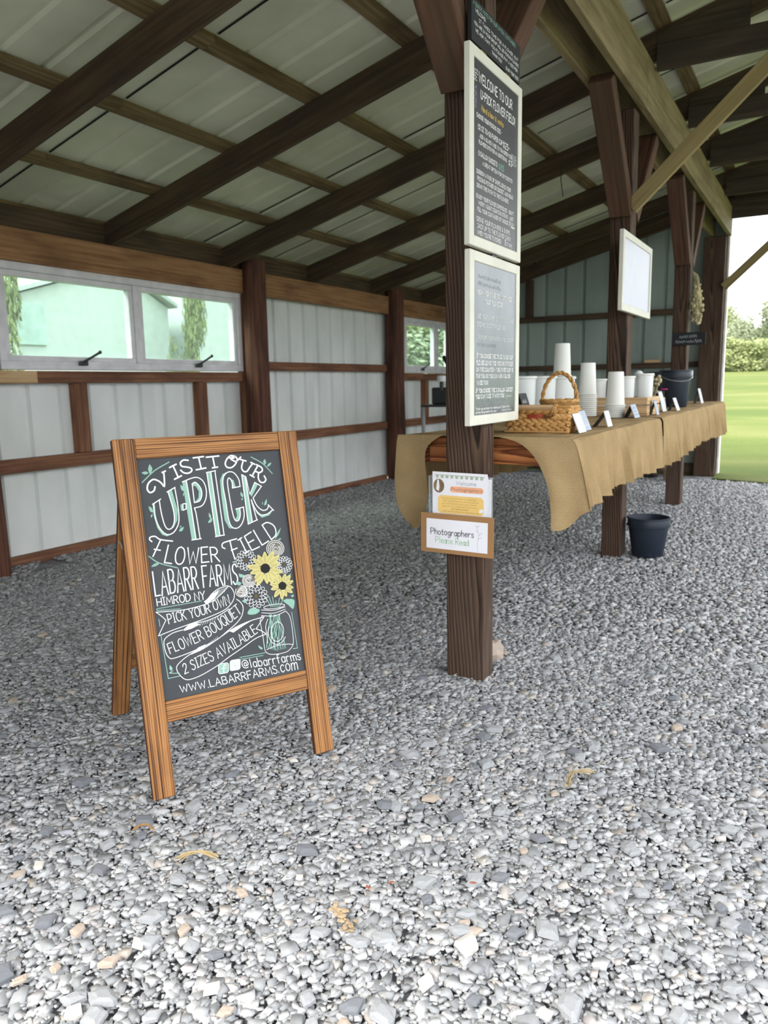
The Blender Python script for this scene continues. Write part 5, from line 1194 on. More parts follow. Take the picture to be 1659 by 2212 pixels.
plank2('top_rail', FF, (.0605, .9535, -TH / 2 - .0006), (.485, .9535, -TH / 2 - .0006), .056, TH - .001, sb)
plank2('bottom_rail', FF, (.0605, .2275, -TH / 2 - .0006), (.485, .2275, -TH / 2 - .0006), .058, TH - .001, sb)
PF = FF @ T(0, 0, -.009)
cp = MB().box(.056, .489, .252, .93, -.006, 0).build('chalk_panel', 'chalk_sign', sb, PF); cp['label'] = 'black panel with white and mint lettering'
groups = {}; KEYS = 'WTYKCD'
for i, ln in enumerate(SIGN.strip().split('\n')):
    g, kind, col, wdt, ex, dat = ln.split('|'); wdt = int(wdt) / 1e4; z = .0004 + i * 6e-6
    mb = None if g == 'leaf_drawing' or (kind == 'X' and g != 'heading_lettering') else groups.setdefault(g, MB()); mi = KEYS.index(col)
    P = lambda s: [tuple(int(v) / 1e4 for v in q.split(',')) for q in s.split()]
    if g == 'leaf_drawing' or (kind == 'X' and g != 'heading_lettering'): mb = groups.setdefault((g, i), MB())
    if kind == 'X':
        bo, to = dat.split('/'); text(mb, ex, P(bo), P(to), wdt, z, mi)
    elif kind == 'L': mb.ribbon(P(dat), wdt, z, mi)
    elif kind == 'S': mb.ribbon(spline(P(dat), 4), wdt, z, mi)
    elif kind == 'F': mb.flat(P(dat), z, mi)
    else:
        q = P(dat); mb.flat([p_ for p_ in spline(q + [q[0]], 3)[:-1]], z, mi)
for g, mb in groups.items(): mb.build(g if isinstance(g, str) else g[0], list(KEYS), cp, PF)
FR = frame(FL + SN * .648 + SD * .0, SD, Vector((0, 0, .955)) - SN * .425)
plank2('rear_stile', FR, (.056, .0, 0), (.056, 1.02, 0), .056, .022, sb); plank2('rear_stile', FR, (.489, .0, 0), (.489, 1.02, 0), .056, .022, sb)
plank2('rear_rail', FR, (.085, .23, 0), (.46, .23, 0), .055, .02, sb); plank2('rear_rail', FR, (.085, .99, 0), (.46, .99, 0), .055, .02, sb)
MB().box(.08, .465, .255, .965, -.004, .004).build('rear_panel', 'kraft', sb, FR)
for u in (.1, .45):
    q = FF @ Vector((u, .955, -TH - .006)); MB().tube([q - SD * .025, q + SD * .025], .005, 8).build('hinge', 'darksteel', sb)
c0, c1 = FF @ Vector((.012, .72, -TH)), FR @ Vector((.034, .72, .012))
MB().tube([c0, (c0 + c1) / 2 - Vector((0, 0, .03)), c1], .003, 6).build('stay_cord', 'steel', sb)

# ================================================================== BOARDS ON THE POST
def framed(name, label, y0, y1, z0, z1, panelmat, x=-1.043, th=.022, fwid=.034, framemat='board_frame', cat='sign'):
    F = frame((x, y0, z0), (0, 1, 0), (0, 0, 1)); W_, H_ = y1 - y0, z1 - z0
    r = empty(name, (x, (y0 + y1) / 2, z0)); tag(r, label, cat)
    for a in ((0, fwid, 0, H_), (W_ - fwid, W_, 0, H_), (fwid, W_ - fwid, 0, fwid), (fwid, W_ - fwid, H_ - fwid, H_)):
        MB().box(a[0], a[1], a[2], a[3], 0, th, .0025).build('frame_bar', framemat, r, F)
    PFm = F @ T(fwid, fwid, th * .82)
    p = MB().box(-.004, W_ - 2 * fwid + .004, -.004, H_ - 2 * fwid + .004, -.006, 0).build('panel', panelmat, r, PFm)
    return r, p, PFm, W_ - 2 * fwid, H_ - 2 * fwid
r, p, F, w, h = framed('welcome_chalkboard', 'upper cream-framed chalkboard on the post, dark with prices', 2.385, 2.862, 1.54, 2.145, 'chalk_board')
mb = MB(); KB = ['W', 'T', 'Y', 'gold', 'F', 'lav']
for s, y, hh, x0, x1, wd_, mi in (('WELCOME TO OUR', .885, .056, .08, .86, .0045, 0), ('U-PICK FLOWER FIELD!', .80, .05, .12, .94, .0042, 0), ("Here's how it works", .735, .04, .14, .64, .003, 3),
        ('CHOOSE YOUR PICKING SIZE -', .683, .028, .03, .6, .0026, 0), ('*32 OZ TO-GO PAPER CUP', .62, .034, .05, .62, .0028, 0), ('$25-', .615, .045, .64, .8, .0034, 0), ('ADD A GLASS VASE TO TRANSFER YOUR', .577, .026, .1, .88, .0024, 0),
        ('FLOWERS INTO FOR AN ADDITIONAL', .54, .026, .08, .74, .0024, 0), ('$3-', .53, .04, .78, .9, .0032, 0), ('*3 GALLON BUCKETS', .473, .032, .06, .5, .0028, 0), ('$85', .468, .04, .53, .66, .0034, 1), ('A GREAT OPTION FOR DIY EVENTS!', .43, .026, .16, .88, .0024, 0),
        ('BORROW A PAIR OF SNIPS, GRAB YOUR', .367, .028, .03, .84, .0026, 0), ('PICKING PITCHER OR BUCKET AND HEAD', .328, .028, .05, .9, .0026, 0), ('DOWN THE PATH TO THE FLOWERS', .288, .028, .04, .78, .0026, 0),
        ("ENJOY YOUR FLOWER EXPERIENCE - DON'T", .226, .027, .03, .92, .0025, 0), ('WORRY ABOUT COUNTING STEMS - JUST', .19, .027, .07, .92, .0025, 0), ('FILL YOUR CONTAINER OF CHOICE', .152, .027, .05, .78, .0025, 0), ('FULL', .148, .036, .81, .95, .0032, 0),
        ('*BRING YOUR FLOWERS & SNIPS', .093, .03, .02, .82, .0026, 0), ('BACK UP TO THE FLOWER BARN', .054, .03, .05, .84, .0026, 0), ("WHEN YOU'RE FINISHED", .015, .03, .05, .6, .0026, 0), ('Enjoy', .018, .036, .7, .88, .003, 0)):
    mb = MB(); line(mb, s, (.035 + x0 * .95) * w, (.035 + x1 * .95) * w, y * h, hh * h * (.95 if y > .78 else .8), wd_ * .9, .0005, mi); mb.build('chalk_lettering', KB, p, F)
mb = MB()
for k in range(5): scribble(mb, w * .84, w * .97, h * (.6 - .014 * k), .006, .0012, .0005, 0, 6)
for k in range(4): scribble(mb, w * .01, w * .09, h * (.93 - .018 * k), .007, .0016, .0005, 0, 4)
for k in range(3): mb.ribbon(spline([(w * .03, h * (.83 - .04 * k)), (w * .06, h * (.85 - .04 * k)), (w * .05, h * (.81 - .04 * k)), (w * .02, h * (.82 - .04 * k))], 4), .003, .0005, 5)
mb.ribbon([(w * .86, h * .143), (w * .93, h * .145)], .002, .0005, 0)
q = mb.build('chalk_doodles', KB, p, F); q['kind'] = 'stuff'
r, p, F, w, h = framed('instructions_chalkboard', 'lower cream-framed chalkboard on the post, sky-sheen grey with faded lines', 2.388, 2.857, .957, 1.528, 'chalk_grey')
mb = MB()
for s, y, hh, x0, x1, wd_, mi in (('NOW ITS TIME TO ARRANGE', .80, .034, .05, .9, .0034, 0), ('YOUR FLOWERS!', .745, .036, .22, .66, .0034, 0),
        ('USE YOUR SNIPS TO TRIM ANY LONG', .645, .032, .05, .95, .0022, 0), ('STEMS OR EXTRA LEAVES', .59, .034, .05, .74, .0022, 0), ('DROP OFF YOUR SNIPS IN THE BUCKET', .51, .028, .05, .95, .0018, 0), ('ON THE COUNTER', .46, .028, .05, .5, .0018, 4),
        ('IF YOU CHOSE THE 32 OZ TO GO CUP', .385, .034, .03, .95, .0034, 0), ('PLEASE LEAVE THE PICKING PITCHER', .338, .034, .03, .96, .0034, 0), ('ON THE COUNTER - THE PAPER CUP IS', .294, .032, .03, .96, .0032, 0), ('FOR YOU OR YOU CAN ADD A GLASS', .25, .032, .03, .88, .0032, 0), ('VASE FOR', .205, .032, .04, .31, .0032, 0),
        ('IF YOU CHOSE THE 3 GALLON BUCKET', .152, .034, .02, .96, .0034, 0), ('YOU CAN TAKE IT WITH YOU', .112, .034, .02, .72, .0034, 0), ('PLEASE WAIT FOR THE WATER', .083, .024, .06, .8, .0016, 4), ('DO NOT WAIT TOO LONG', .06, .02, .1, .84, .0014, 4),
        ('Thank you so much for visiting our flower farm,', .036, .018, .02, .88, .0022, 0), ('all the SO grateful for you!', .012, .018, .02, .52, .0022, 0)):
    mb = MB(); line(mb, s, (.03 + x0 * .95) * w, (.03 + x1 * .95) * w, y * h, hh * h * .74, wd_ * .9, .0005, mi); mb.build('chalk_lettering', KB, p, F)
mb = MB()
scribble(mb, w * .76, w * .95, h * .11, .008, .0014, .0005, 0, 8); scribble(mb, w * .66, w * .92, h * .012, .008, .0016, .0005, 0, 9)
for k in range(2): scribble(mb, w * .1, w * .62, h * (.9 - .045 * k), .014, .003, .0004, 4, 12)
for k in range(4): mb.ribbon(spline([(w * .93, h * (.9 - .07 * k)), (w * .97, h * (.88 - .07 * k)), (w * .94, h * (.86 - .07 * k)), (w * .96, h * (.84 - .07 * k))], 4), .0016, .0005, 0)
q = mb.build('faded_scribbles', KB, p, F); q['kind'] = 'stuff'
x0 = MB().box(-1.043, -1.03, 2.6, 2.64, 1.528, 1.541); o = x0.build('hanging_clip', 'darksteel'); tag(o, 'small dark clip between the two framed chalkboards', 'clip')
bs = empty('note_board', (-1.03, 2.63, 2.16)); tag(bs, 'unframed black note board at the very top of the nearest post', 'sign')
F = frame((-1.043, 2.415, 2.158), (0, 1, 0), (0, 0, 1)); p = MB().box(0, .44, 0, .128, 0, .014, .001).build('panel', 'black_paint', bs, F)
mb = MB()
for s, y, hh, x0, x1, mi in (('A QUICK NOTE FOR OUR U-PICK CUSTOMERS', .107, .011, .012, .39, 1), ('WELCOME!', .09, .01, .03, .115, 0), ('IT TAKES TIME FOR A FLOWER, BUT', .07, .0095, .06, .42, 0), ('YOU ARE IN YOUR GROUP WILL BE PICKING FLOWERS', .052, .0095, .02, .425, 0), ('WE ASK THAT YOU PLEASE PAY A $25 PER', .033, .0095, .03, .415, 0), ('THANK YOU!', .014, .0095, .17, .26, 0), ('ENJOY YOUR VISIT!', .008, .0095, .3, .425, 0)):
    mb = MB(); line(mb, s, x0, x1, y, hh, .0017, .0003, mi); mb.build('chalk_lettering', KB, p, F @ T(0, 0, .014))
for k, yy in enumerate((2.5, 2.72)):
    o = MB().box(-1.043, -1.032, yy, yy + .05, 2.135, 2.17, .003).build('mounting_block', 'lightedge', bs)
r, p, F, w, h = framed('whiteboard', 'blank white framed board on the second post above the counter', 4.60, 5.42, 1.495, 1.94, 'white_panel', x=-1.06, th=.025, fwid=.04)

# paper signs on the front of the nearest post
ks = empty('kraft_card_sign', (-1.14, 2.54, .479)); tag(ks, 'brown card sign with white paper reading Photographers Please Read', 'sign')
F = frame((-1.287, 2.538, .479), (1, 0, 0), (0, 0, 1)) @ Matrix.Rotation(-.012, 4, 'Z')
MB().box(0, .291, 0, .149, -.003, 0, .0008).build('backing_card', 'kraft', ks, F)
pp = MB().box(.024, .268, .016, .128, 0, .0008).build('white_sheet', 'paper', ks, F)
mb = MB(); line(mb, 'Photographers', .042, .214, .07, .0225, .0026, .0012, 0); line(mb, 'Please Read', .062, .195, .038, .0235, .0022, .0012, 1)
mb.ribbon(spline([(.232, .02), (.229, .05), (.234, .08), (.228, .108)], 5), .0009, .0012, 2)
for a in ((.234, .08, .247, .09), (.231, .064, .245, .072), (.23, .09, .222, .1), (.228, .108, .236, .116), (.228, .108, .22, .115)):
    mb.ribbon(spline([(a[0], a[1]), ((a[0] + a[2]) / 2, a[1] + .006), (a[2], a[3])], 4), .0016, .0012, 2)
mb.build('printed_lettering', ['inkdark', 'inkgreen', 'inkpale'], pp, F)
lh = empty('leaflet_holder', (-1.14, 2.56, .5)); tag(lh, 'clear acrylic leaflet holder fixed to the nearest post above the brown card', 'holder')
MB().box(-1.256, -1.012, 2.568, 2.573, .5, .765, .001).build('back_plate', 'acrylic', lh)
MB().box(-1.256, -1.012, 2.543, 2.546, .5, .62, .001).build('front_pocket', 'acrylic', lh)
for xx in (-1.256, -1.015): MB().box(xx, xx + .003, 2.546, 2.568, .5, .765).build('side_wall', 'acrylic', lh)
lf = empty('leaflet', (-1.135, 2.556, .503)); tag(lf, 'white printed flyer with yellow text box standing in the clear holder', 'flyer')
F = frame((-1.25, 2.556, .503), (1, 0, 0), (0, 0, 1)) @ Matrix.Rotation(-.015, 4, 'Z') @ Matrix.Rotation(.02, 4, 'X')
sh = MB().box(.004, .222, .004, .278, -.0006, 0).build('sheet', 'paper', lf, F)
mb = MB(); z = .0005
mb.flat([(.012, .268), (.212, .268), (.212, .266), (.012, .266)], z, 0)
for k in range(10):
    xx = .018 + k * .0195; mb.flat([(xx, .267), (xx, .258), (xx + .003, .255), (xx + .009, .255), (xx + .012, .258), (xx + .012, .267)], z, 0)
mb.flat([(.03 + .022 * math.cos(t), .226 + .026 * math.sin(t)) for t in np.linspace(0, 6.1, 16)], z, 1)
mb.flat([(.019, .212), (.024, .248), (.03, .249), (.033, .222), (.03, .206)], z * 1.4, 5)
def rr(x0, x1, y0, y1, r=.006): return [(x0 + r, y0), (x1 - r, y0), (x1, y0 + r), (x1, y1 - r), (x1 - r, y1), (x0 + r, y1), (x0, y1 - r), (x0, y0 + r)]
mb.flat(rr(.076, .206, .205, .227), z, 2); mb.flat(rr(.026, .208, .125, .192, .01), z, 3)
mb.flat([(.19, .135), (.206, .138), (.206, .15), (.192, .148)], z * 1.3, 5); mb.flat(rr(.04, .1, .103, .121), z, 4)
line(mb, 'Welcome', .1, .178, .233, .014, .0009, z * 1.6, 4); line(mb, 'Photographers', .08, .202, .211, .011, .0009, z * 1.6, 6)
for k in range(6): scribble(mb, .04 + .006 * (k % 2) + (.04 if k == 4 else 0), .19 - (.04 if k == 4 else 0), .179 - k * .0095, .004, .0006, z * 1.6, 6, 24)
mb.build('print', ['sage', 'photo', 'peach', 'yellowbox', 'inkdark', 'paper', 'C'], sh, F)
for k in range(2):
    q = MB().box(.004 + .012 * k, .224 + .012 * k, .0, .27 - .01 * k, -.0016 - .002 * k, -.0010 - .002 * k).build('sheet_behind', 'paper', lf, F)

# ================================================================== COUNTER
ct = empty('counter', (-1.11, 5.05, 0)); tag(ct, 'long rough wooden counter built between the posts', 'counter')
for x0, x1 in ((-1.44, -1.2), (-1.04, -.78)): board('counter_plank', ((x0 + x1) / 2, 2.76, .877), ((x0 + x1) / 2, 7.4, .877), x1 - x0 - .006, .036, 'counter', ct)
for a, b in ((2.76, 4.88), (5.04, 7.18)): board('counter_plank', (-1.12, a, .877), (-1.12, b, .877), .15, .036, 'counter', ct)
board('end_board', (-1.335, 2.735, .828), (-.80, 2.735, .828), .062, .04, 'counter', ct, upv=(0, 1, 0))
o = board('end_board', (-1.33, 2.74, .877), (-.79, 2.74, .877), .034, .034, 'counter', ct, upv=(0, 1, 0))
for xx in (-1.42, -.80): board('side_rail', (xx, 2.76, .82), (xx, 7.4, .82), .036, .075, 'counter', ct)
for yy in (4.96, 7.26): board('cross_support', (-1.43, yy + .1, .82), (-.79, yy + .1, .82), .036, .07, 'counter', ct)
HEM = []
def cloth(name, label, ys, ya, yb, seed):
    r = random.Random(seed); ph = [r.uniform(0, 6.28) for _ in range(6)]
    mb = MB(); n = int((yb - ya) / .014) + 1; rows = []
    prof = [(-1.462, .62), (-1.46, .70), (-1.457, .80), (-1.452, .88), (-1.44, .901), (-1.3, .9015), (-1.2, .902), (-1.04, .902), (-.92, .9015), (-.79, .901), (-.762, .895), (-.752, .876), (-.748, .82), (-.746, .76), (-.745, .70), (-.744, .646)]
    for j in range(n):
        y = ya + (yb - ya) * j / (n - 1); row = []
        f = math.sin(y * 31 + ph[0] + 1.3 * math.sin(y * 5 + ph[1])) * .55 + math.sin(y * 53 + ph[2] + 2 * math.sin(y * 3.1)) * .35 + math.sin(y * 87 + ph[3]) * .3 + math.sin(y * 140 + ph[1]) * .2
        sag = .014 * math.sin(y * 2.3 + ph[4]) + .006 * math.sin(y * 13 + ph[5])
        for k, (x, z) in enumerate(prof):
            d = max(0, (.9 - z) / .25)
            s = 1 if x > -1 else -1
            yy = max(y, ys) if False else y
            fl_ = (.048 * d * max(0, 1 - (y - ya) / .45) ** 2 if (x > -1 and seed == 4) else 0)
            row.append((x + s * (.032 * f * d + .008 * d) + fl_, yy + .006 * d * math.cos(y * 31 + ph[0]), z + (sag * d if d > .5 else 0) + (.0022 * math.sin(y * 9 + x * 20) if d < .05 else 0)))
        rows.append(row)
    m = len(prof); vs = [q for row in rows for q in row]
    def clear_of_posts(j, k):
        y = vs[j * m][1]; x0_, x1_ = vs[j * m + k][0], vs[j * m + k + 1][0]
        return not (any(a - .03 < y < b + .02 for a, b in ((4.89, 5.03), (7.19, 7.33))) and max(x0_, x1_) > -1.2 and min(x0_, x1_) < -1.045)
    mb.add(vs, [(j * m + k, (j + 1) * m + k, (j + 1) * m + k + 1, j * m + k + 1) for j in range(n - 1) for k in range(m - 1) if clear_of_posts(j, k)])
    o = mb.build(name, 'burlap', smooth=True); tag(o, label, 'tablecloth')
    fr = MB()
    for row in rows:
        for q in (row[-1],):
            for _ in range(2):
                x, y, z = q; y += r.uniform(-.007, .007); l = r.uniform(.004, .02); a = r.uniform(-.6, .6)
                fr.add([(x, y - .0009, z + .004), (x, y + .0009, z + .004), (x + r.uniform(-.004, .004), y + l * a, z - l)], [(0, 1, 2)])
    f_ = fr.build('fringe', 'burlap', o); f_['kind'] = 'stuff'
    return o, rows
c1, rows1 = cloth('burlap_runner', 'burlap runner over the near end of the counter with a drooping corner', 2.7, 2.69, 4.36, 4)
c2, rows2 = cloth('burlap_runner', 'burlap runner over the far half of the counter behind the first', 4.4, 4.41, 7.43, 8)
def flap(name, left, right, y, parent, amp=.01, join=False, nx=18, ny=16):
    L, R = resample(left, ny), resample(right, ny); mb = MB(); vs = []
    for j in range(ny):
        for i in range(nx):
            s = i / (nx - 1); q = L[j] * (1 - s) + R[j] * s; d = j / (ny - 1)
            vs.append((q[0], y - (amp * d * (1.2 + math.sin(s * 5 + d * 1.5)) + .004) * (1 - s ** 4 if join else 1) + (.006 * d * s ** 4 if join else 0), q[1] - (.022 * math.sin(math.pi * min(1, s * 1.4)) * d ** 3)))
    mb.add(vs, [(j * nx + i, j * nx + i + 1, (j + 1) * nx + i + 1, (j + 1) * nx + i) for j in range(ny - 1) for i in range(nx - 1)])
    return mb.build(name, 'burlap', parent, smooth=True)
flap('corner_flap', [(-1.06, .904), (-1.02, .899), (-.965, .886), (-.915, .855), (-.875, .805), (-.842, .735), (-.826, .66), (-.82, .575)], [(q[0], q[2]) for q in rows1[0] if q[0] > -.8], 2.69, c1, .018, True)
flap('corner_flap', [(-1.458, .904), (-1.464, .87), (-1.468, .8), (-1.47, .74), (-1.465, .68), (-1.45, .62), (-1.42, .575), (-1.39, .555)], [(-1.26, .906), (-1.30, .885), (-1.335, .85), (-1.338, .79), (-1.33, .73), (-1.325, .68), (-1.33, .62), (-1.345, .555)], 2.69, c1, .014)

# ================================================================== THINGS ON THE COUNTER
ZC = .9035
def cup_mesh(h=.178, r0=.051, r1=.040):
    mb = MB(); mb.lathe([(r0 - .004, .002), (r0 + .001, 0), (r0 + .0035, .003), (r0 + .001, .006), (r0 - .003, .007), (r1, h - .006), (r1 - .001, h - .001), (r1 - .004, h), (r1 - .006, h - .004), (.0, h - .004)], 28)
    return mb.mesh('paper_cup', True)
cm = cup_mesh()
def cup(x, y, z, label, group=None):
    o = link('paper_cup', cm, 'cup', T(x, y, z) @ Matrix.Rotation(random.uniform(0, 6), 4, 'Z')); return tag(o, label, 'cup', group)
ORD = 'lowest,second,third,fourth,fifth,sixth,seventh,eighth,ninth,tenth,eleventh,twelfth'.split(',')
def stack(x, y, n, step, lab, grp, labtop):
    for k in range(n):
        cup(x + random.uniform(-.0006, .0006), y + random.uniform(-.0006, .0006), ZC + k * step, labtop if k == n - 1 else lab % ((ORD[k] + ' cup') if k == 0 else (ORD[k] + ' cup from the bottom')), grp)
stack(-1.165, 4.40, 12, .0108, 'white paper rim, %s in the taller stack', 'cups in the taller stack', 'top white paper cup of the taller upside-down stack beside the crate')
stack(-.975, 4.245, 8, .0092, 'white paper rim, %s in the shorter stack', 'cups in the shorter stack', 'top white paper cup of the shorter upside-down stack before the crate')
def pitcher(name, x, y, r, h, label, cat='pitcher', mat='pitcher'):
    e_ = empty(name, (x, y, ZC)); tag(e_, label, cat); X = T(x, y, ZC)
    MB().lathe([(0, .004), (r * .86, .004), (r * .9, .0), (r * .93, .012), (r * .97, h * .5), (r, h - .014), (r - .003, h - .012), (r * .96, h * .5), (r * .9, .014), (0, .012)], 32).build('pitcher_body', mat, e_, X, smooth=True)
    MB().lathe([(r, h - .014), (r + .006, h - .012), (r + .007, h - .002), (r + .002, h), (r - .002, h - .002)], 32).build('rim', 'tub', e_, X, smooth=True)
    MB().lathe([(r * .935, .03), (r * .95, .032), (r * .95, .036), (r * .936, .038)], 32).build('base_ring', mat, e_, X, smooth=True)
    return e_
pitcher('plastic_pitcher', -1.34, 3.80, .068, .226, 'translucent plastic pitcher half hidden behind the lower chalkboard')
pitcher('plastic_pitcher', -1.31, 4.02, .074, .226, 'translucent plastic pitcher standing between chalkboard and white tub')
pitcher('plastic_tub', -1.27, 4.245, .072, .222, 'white translucent tub with one paper cup standing upside down on it', 'tub', 'tub')
cup(-1.262, 4.225, ZC + .223, 'single tall white paper cup upside down on the white tub')
def tub(x, y, z, r, h, label):
    e_ = empty('white_tub', (x, y, z)); tag(e_, label, 'tub', None)
    MB().lathe([(0, 0), (r * .88, 0), (r * .9, .006), (r, h - .012), (r - .003, h - .01), (r * .88, .01), (0, .01)], 26).build('tub_body', 'tub', e_, T(x, y, z), smooth=True)
    MB().lathe([(r, h - .012), (r + .004, h - .01), (r + .004, h), (r - .002, h)], 26).build('rim', 'cup', e_, T(x, y, z), smooth=True)
    return e_
tub(-1.3, 4.43, ZC, .05, .226, 'white tub just behind the taller cup stack, left of the crate')
ZR = ZC + .012
tub(-1.18, 4.69, ZR, .048, .195, 'white tub in the crate between the two cup stacks')
tub(-1.02, 4.70, ZR, .05, .208, 'white tub in the crate right of the shorter cup stack')
tub(-.925, 4.77, ZR, .046, .222, 'rightmost white tub in the pine crate, slightly taller')
cr = empty('crate', (-1.065, 4.68, ZC)); tag(cr, 'low pine crate on the counter holding white tubs', 'crate')
X0, X1, Y0, Y1 = -1.27, -.855, 4.5, 4.86
for k in range(2):
    z = ZC + .012 + k * .047
    board('slat', (X0, Y0, z + .02), (X1, Y0, z + .02), .042, .01, 'crate', cr, upv=(0, 1, 0)); board('slat', (X0, Y1, z + .02), (X1, Y1, z + .02), .042, .01, 'crate', cr, upv=(0, 1, 0))
    board('slat', (X0 + .005, Y0 + .006, z + .02), (X0 + .005, Y1 - .006, z + .02), .042, .01, 'crate', cr, upv=(1, 0, 0)); board('slat', (X1 - .005, Y0 + .006, z + .02), (X1 - .005, Y1 - .006, z + .02), .042, .01, 'crate', cr, upv=(1, 0, 0))
MB().box(X0, X1, Y0, Y1, ZC, ZC + .01).build('crate_base', 'crate', cr)
# woven tray
tb = empty('woven_tray', (-.97, 3.08, ZC)); tag(tb, 'rectangular woven tray with rod handle at the near end of the counter', 'basket')
TX0, TX1, TY0, TY1, TZ = -1.09, -.852, 2.935, 3.05, ZC
def braid(mb, p0, p1, r, mi=0, hole=None):
    p0, p1 = Vector(p0), Vector(p1); d = (p1 - p0); L = d.length; d.normalize(); n = max(3, int(L / .03)); ang = math.atan2(d.y, d.x)
    for k in range(n):
        for s in (-1, 1):
            c = p0 + d * (L * (k + .5 + .25 * s) / n); c.z += s * r * .45
            if hole and hole(c): continue
            rot = Matrix.Rotation(ang, 3, 'Z') @ Matrix.Rotation(s * .45, 3, 'Y')
            mb.ball(c, 1, 6, 4, (.0225 * random.uniform(.9, 1.1), .0105, r * .86), mi, rot)
hole = lambda c: -1.025 < c.x < -.905 and TZ + .046 < c.z < TZ + .082 and c.y < 2.96
for k in range(4):
    z = TZ + .014 + k * .0245; g = .003 * k
    for a, b in (((TX0 - g, TY0 - g, z), (TX1 + g, TY0 - g, z)), ((TX1 + g, TY0 - g, z), (TX1 + g, TY1, z)), ((TX0 - g, TY0 - g, z), (TX0 - g, TY1, z)), ((TX0 - g, TY1, z), (TX1 + g, TY1, z))):
        ends = [(a, b)]
        if a[1] < 2.94 and b[1] < 2.94 and k == 2: ends = [(a, (-1.025, a[1], z)), ((-.905, a[1], z), b)]
        for a, b in ends: mb = MB(); braid(mb, a, b, .0115); mb.build('braid', 'wicker', tb, smooth=True)
MB().box(TX0, TX1, TY0, TY1, TZ, TZ + .006).build('tray_base', 'wicker_dark', tb)
L = T(-.975, TY0 - .018, TZ + .098) ; mb = MB().tube([(-.085, 0, 0), (.085, 0, 0)], .0105, 12); mb.build('handle_rod', 'crate', tb, L, smooth=True)
mb = MB()
for xx in (-1.058, -1.051, -.899, -.892):
    mb.tube([(xx + .004 * math.sin(t), TY0 - .018 + .0135 * math.cos(t), TZ + .092 + .017 * math.sin(t)) for t in np.linspace(0, 6.28, 13)], .0032, 6)
mb.build('handle_binding', 'wicker', tb, smooth=True)
mb = MB()
for k in range(2): mb.tube([(TX0 - .01, TY0 - .018, TZ + .004 + .1 * k), (TX1 + .01, TY0 - .018, TZ + .004 + .1 * k)] if k == 0 else [(-.89, TY0 - .02, TZ + .1), (TX1 + .014, TY0 - .018, TZ + .1), (TX1 + .014, TY1, TZ + .1), (TX0 - .014, TY1, TZ + .1), (TX0 - .014, TY0 - .018, TZ + .1), (-1.06, TY0 - .018, TZ + .1)], .004, 6)
mb.build('edge_reed', 'wicker', tb, smooth=True)
o = MB().box(-1.022, -.975, 2.96, 3.01, TZ + .008, TZ + .075, .006).build('red_packet', 'red'); tag(o, 'orange-red packet inside the woven tray', 'packet')
o = MB().ball((-.912, 2.985, TZ + .042), .022, 12, 8, (1, 1, 1.5)).build('green_bottle', 'darkgreen', smooth=True); tag(o, 'dark green round bottle inside the woven tray, right of the red packet', 'bottle')
mb = MB()
for k in range(3): mb.ball((-.955 + k * .008, 3.0 + .008 * k, TZ + .03 + .014 * k), .014, 10, 6, (1.1, 1, .8))
o = mb.build('twine_bundle', 'wicker_dark', smooth=True); tag(o, 'brown bundle of twine inside the woven tray', 'twine')
# round handled basket
rb = empty('handled_basket', (-1.055, 3.5, ZC)); tag(rb, 'wicker basket with tall arched handle behind the woven tray', 'basket')
BX, BY = -1.055, 3.50
def oval(t, s=1.0): return (BX + .08 * s * math.cos(t), BY + .09 * s * math.sin(t))
for k in range(9):
    s = .86 + .02 * k; mb = MB()
    mb.tube([(*oval(t, s), ZC + .008 + k * .0125 + .0025 * math.sin(t * 14 + k * math.pi)) for t in np.linspace(0, 6.2832, 57)], .0066 if k < 8 else .009, 6)
    mb.build('wicker_coil' if k < 8 else 'rim_coil', 'wicker_dark' if k < 8 else 'wicker', rb, smooth=True)
mb = MB()
for t in np.linspace(0, 6.2832, 25)[:-1]: mb.tube([(*oval(t, .85), ZC), (*oval(t, 1.06), ZC + .118)], .004, 6)
mb.build('upright_reeds', 'wicker', rb, smooth=True)
MB().lathe([(0, .002), (.065, .002), (.068, .008), (0, .008)], 24, 0, T(BX, BY, ZC)).build('basket_base', 'wicker_dark', rb)
for s in (0, math.pi):
    mb = MB(); pts = []
    for t in np.linspace(0, math.pi, 46):
        c = (BX + .081 * math.cos(t), BY, ZC + .1 + .135 * math.sin(t)); a = t * 11 + s
        pts.append((c[0] + .005 * math.cos(a) * math.cos(t), c[1] + .005 * math.sin(a), c[2] + .005 * math.cos(a) * math.sin(t)))
    mb.tube(pts, .0062, 6); mb.build('handle_strand', 'wicker', rb, smooth=True)
# tent cards
def tent(x, y, h, wy, lean, label, front='cardwhite', back='black_paint', name='tent_card', rz=0.0, foot=None, ink=None):
    e_ = empty(name, (x, y, ZC), rz); tag(e_, label, 'sign'); B = MW[e_.name]
    foot = lean if foot is None else foot
    F = B @ frame((lean, -wy / 2, 0), (0, 1, 0), (-lean, 0, h)); L = math.hypot(lean, h)
    p_ = MB().box(0, wy, 0, L, -.004, 0, .0008).build('front_panel', front, e_, F)
    if ink:
        mb = MB()
        for k in range(3): scribble(mb, wy * .15, wy * .85, L * (.68 - .24 * k), L * .13, .0022, .0005, 0, 5)
        mb.build('lettering', ink, p_, F)
    F2 = B @ frame((-foot, wy / 2, 0), (0, -1, 0), (foot, 0, h)); L2 = math.hypot(foot, h)
    MB().box(.004, wy - .004, 0, L2 - .003, -.003, 0, .0008).build('rear_leg', back, e_, F2)
    return e_
tent(-.833, 2.985, .074, .1, .03, 'white tent card at the counter corner beside the woven tray', foot=.045)
tent(-.852, 3.12, .078, .11, .032, 'bluish grey tent card behind the white corner card', 'whiteblue', foot=.04, ink='W')
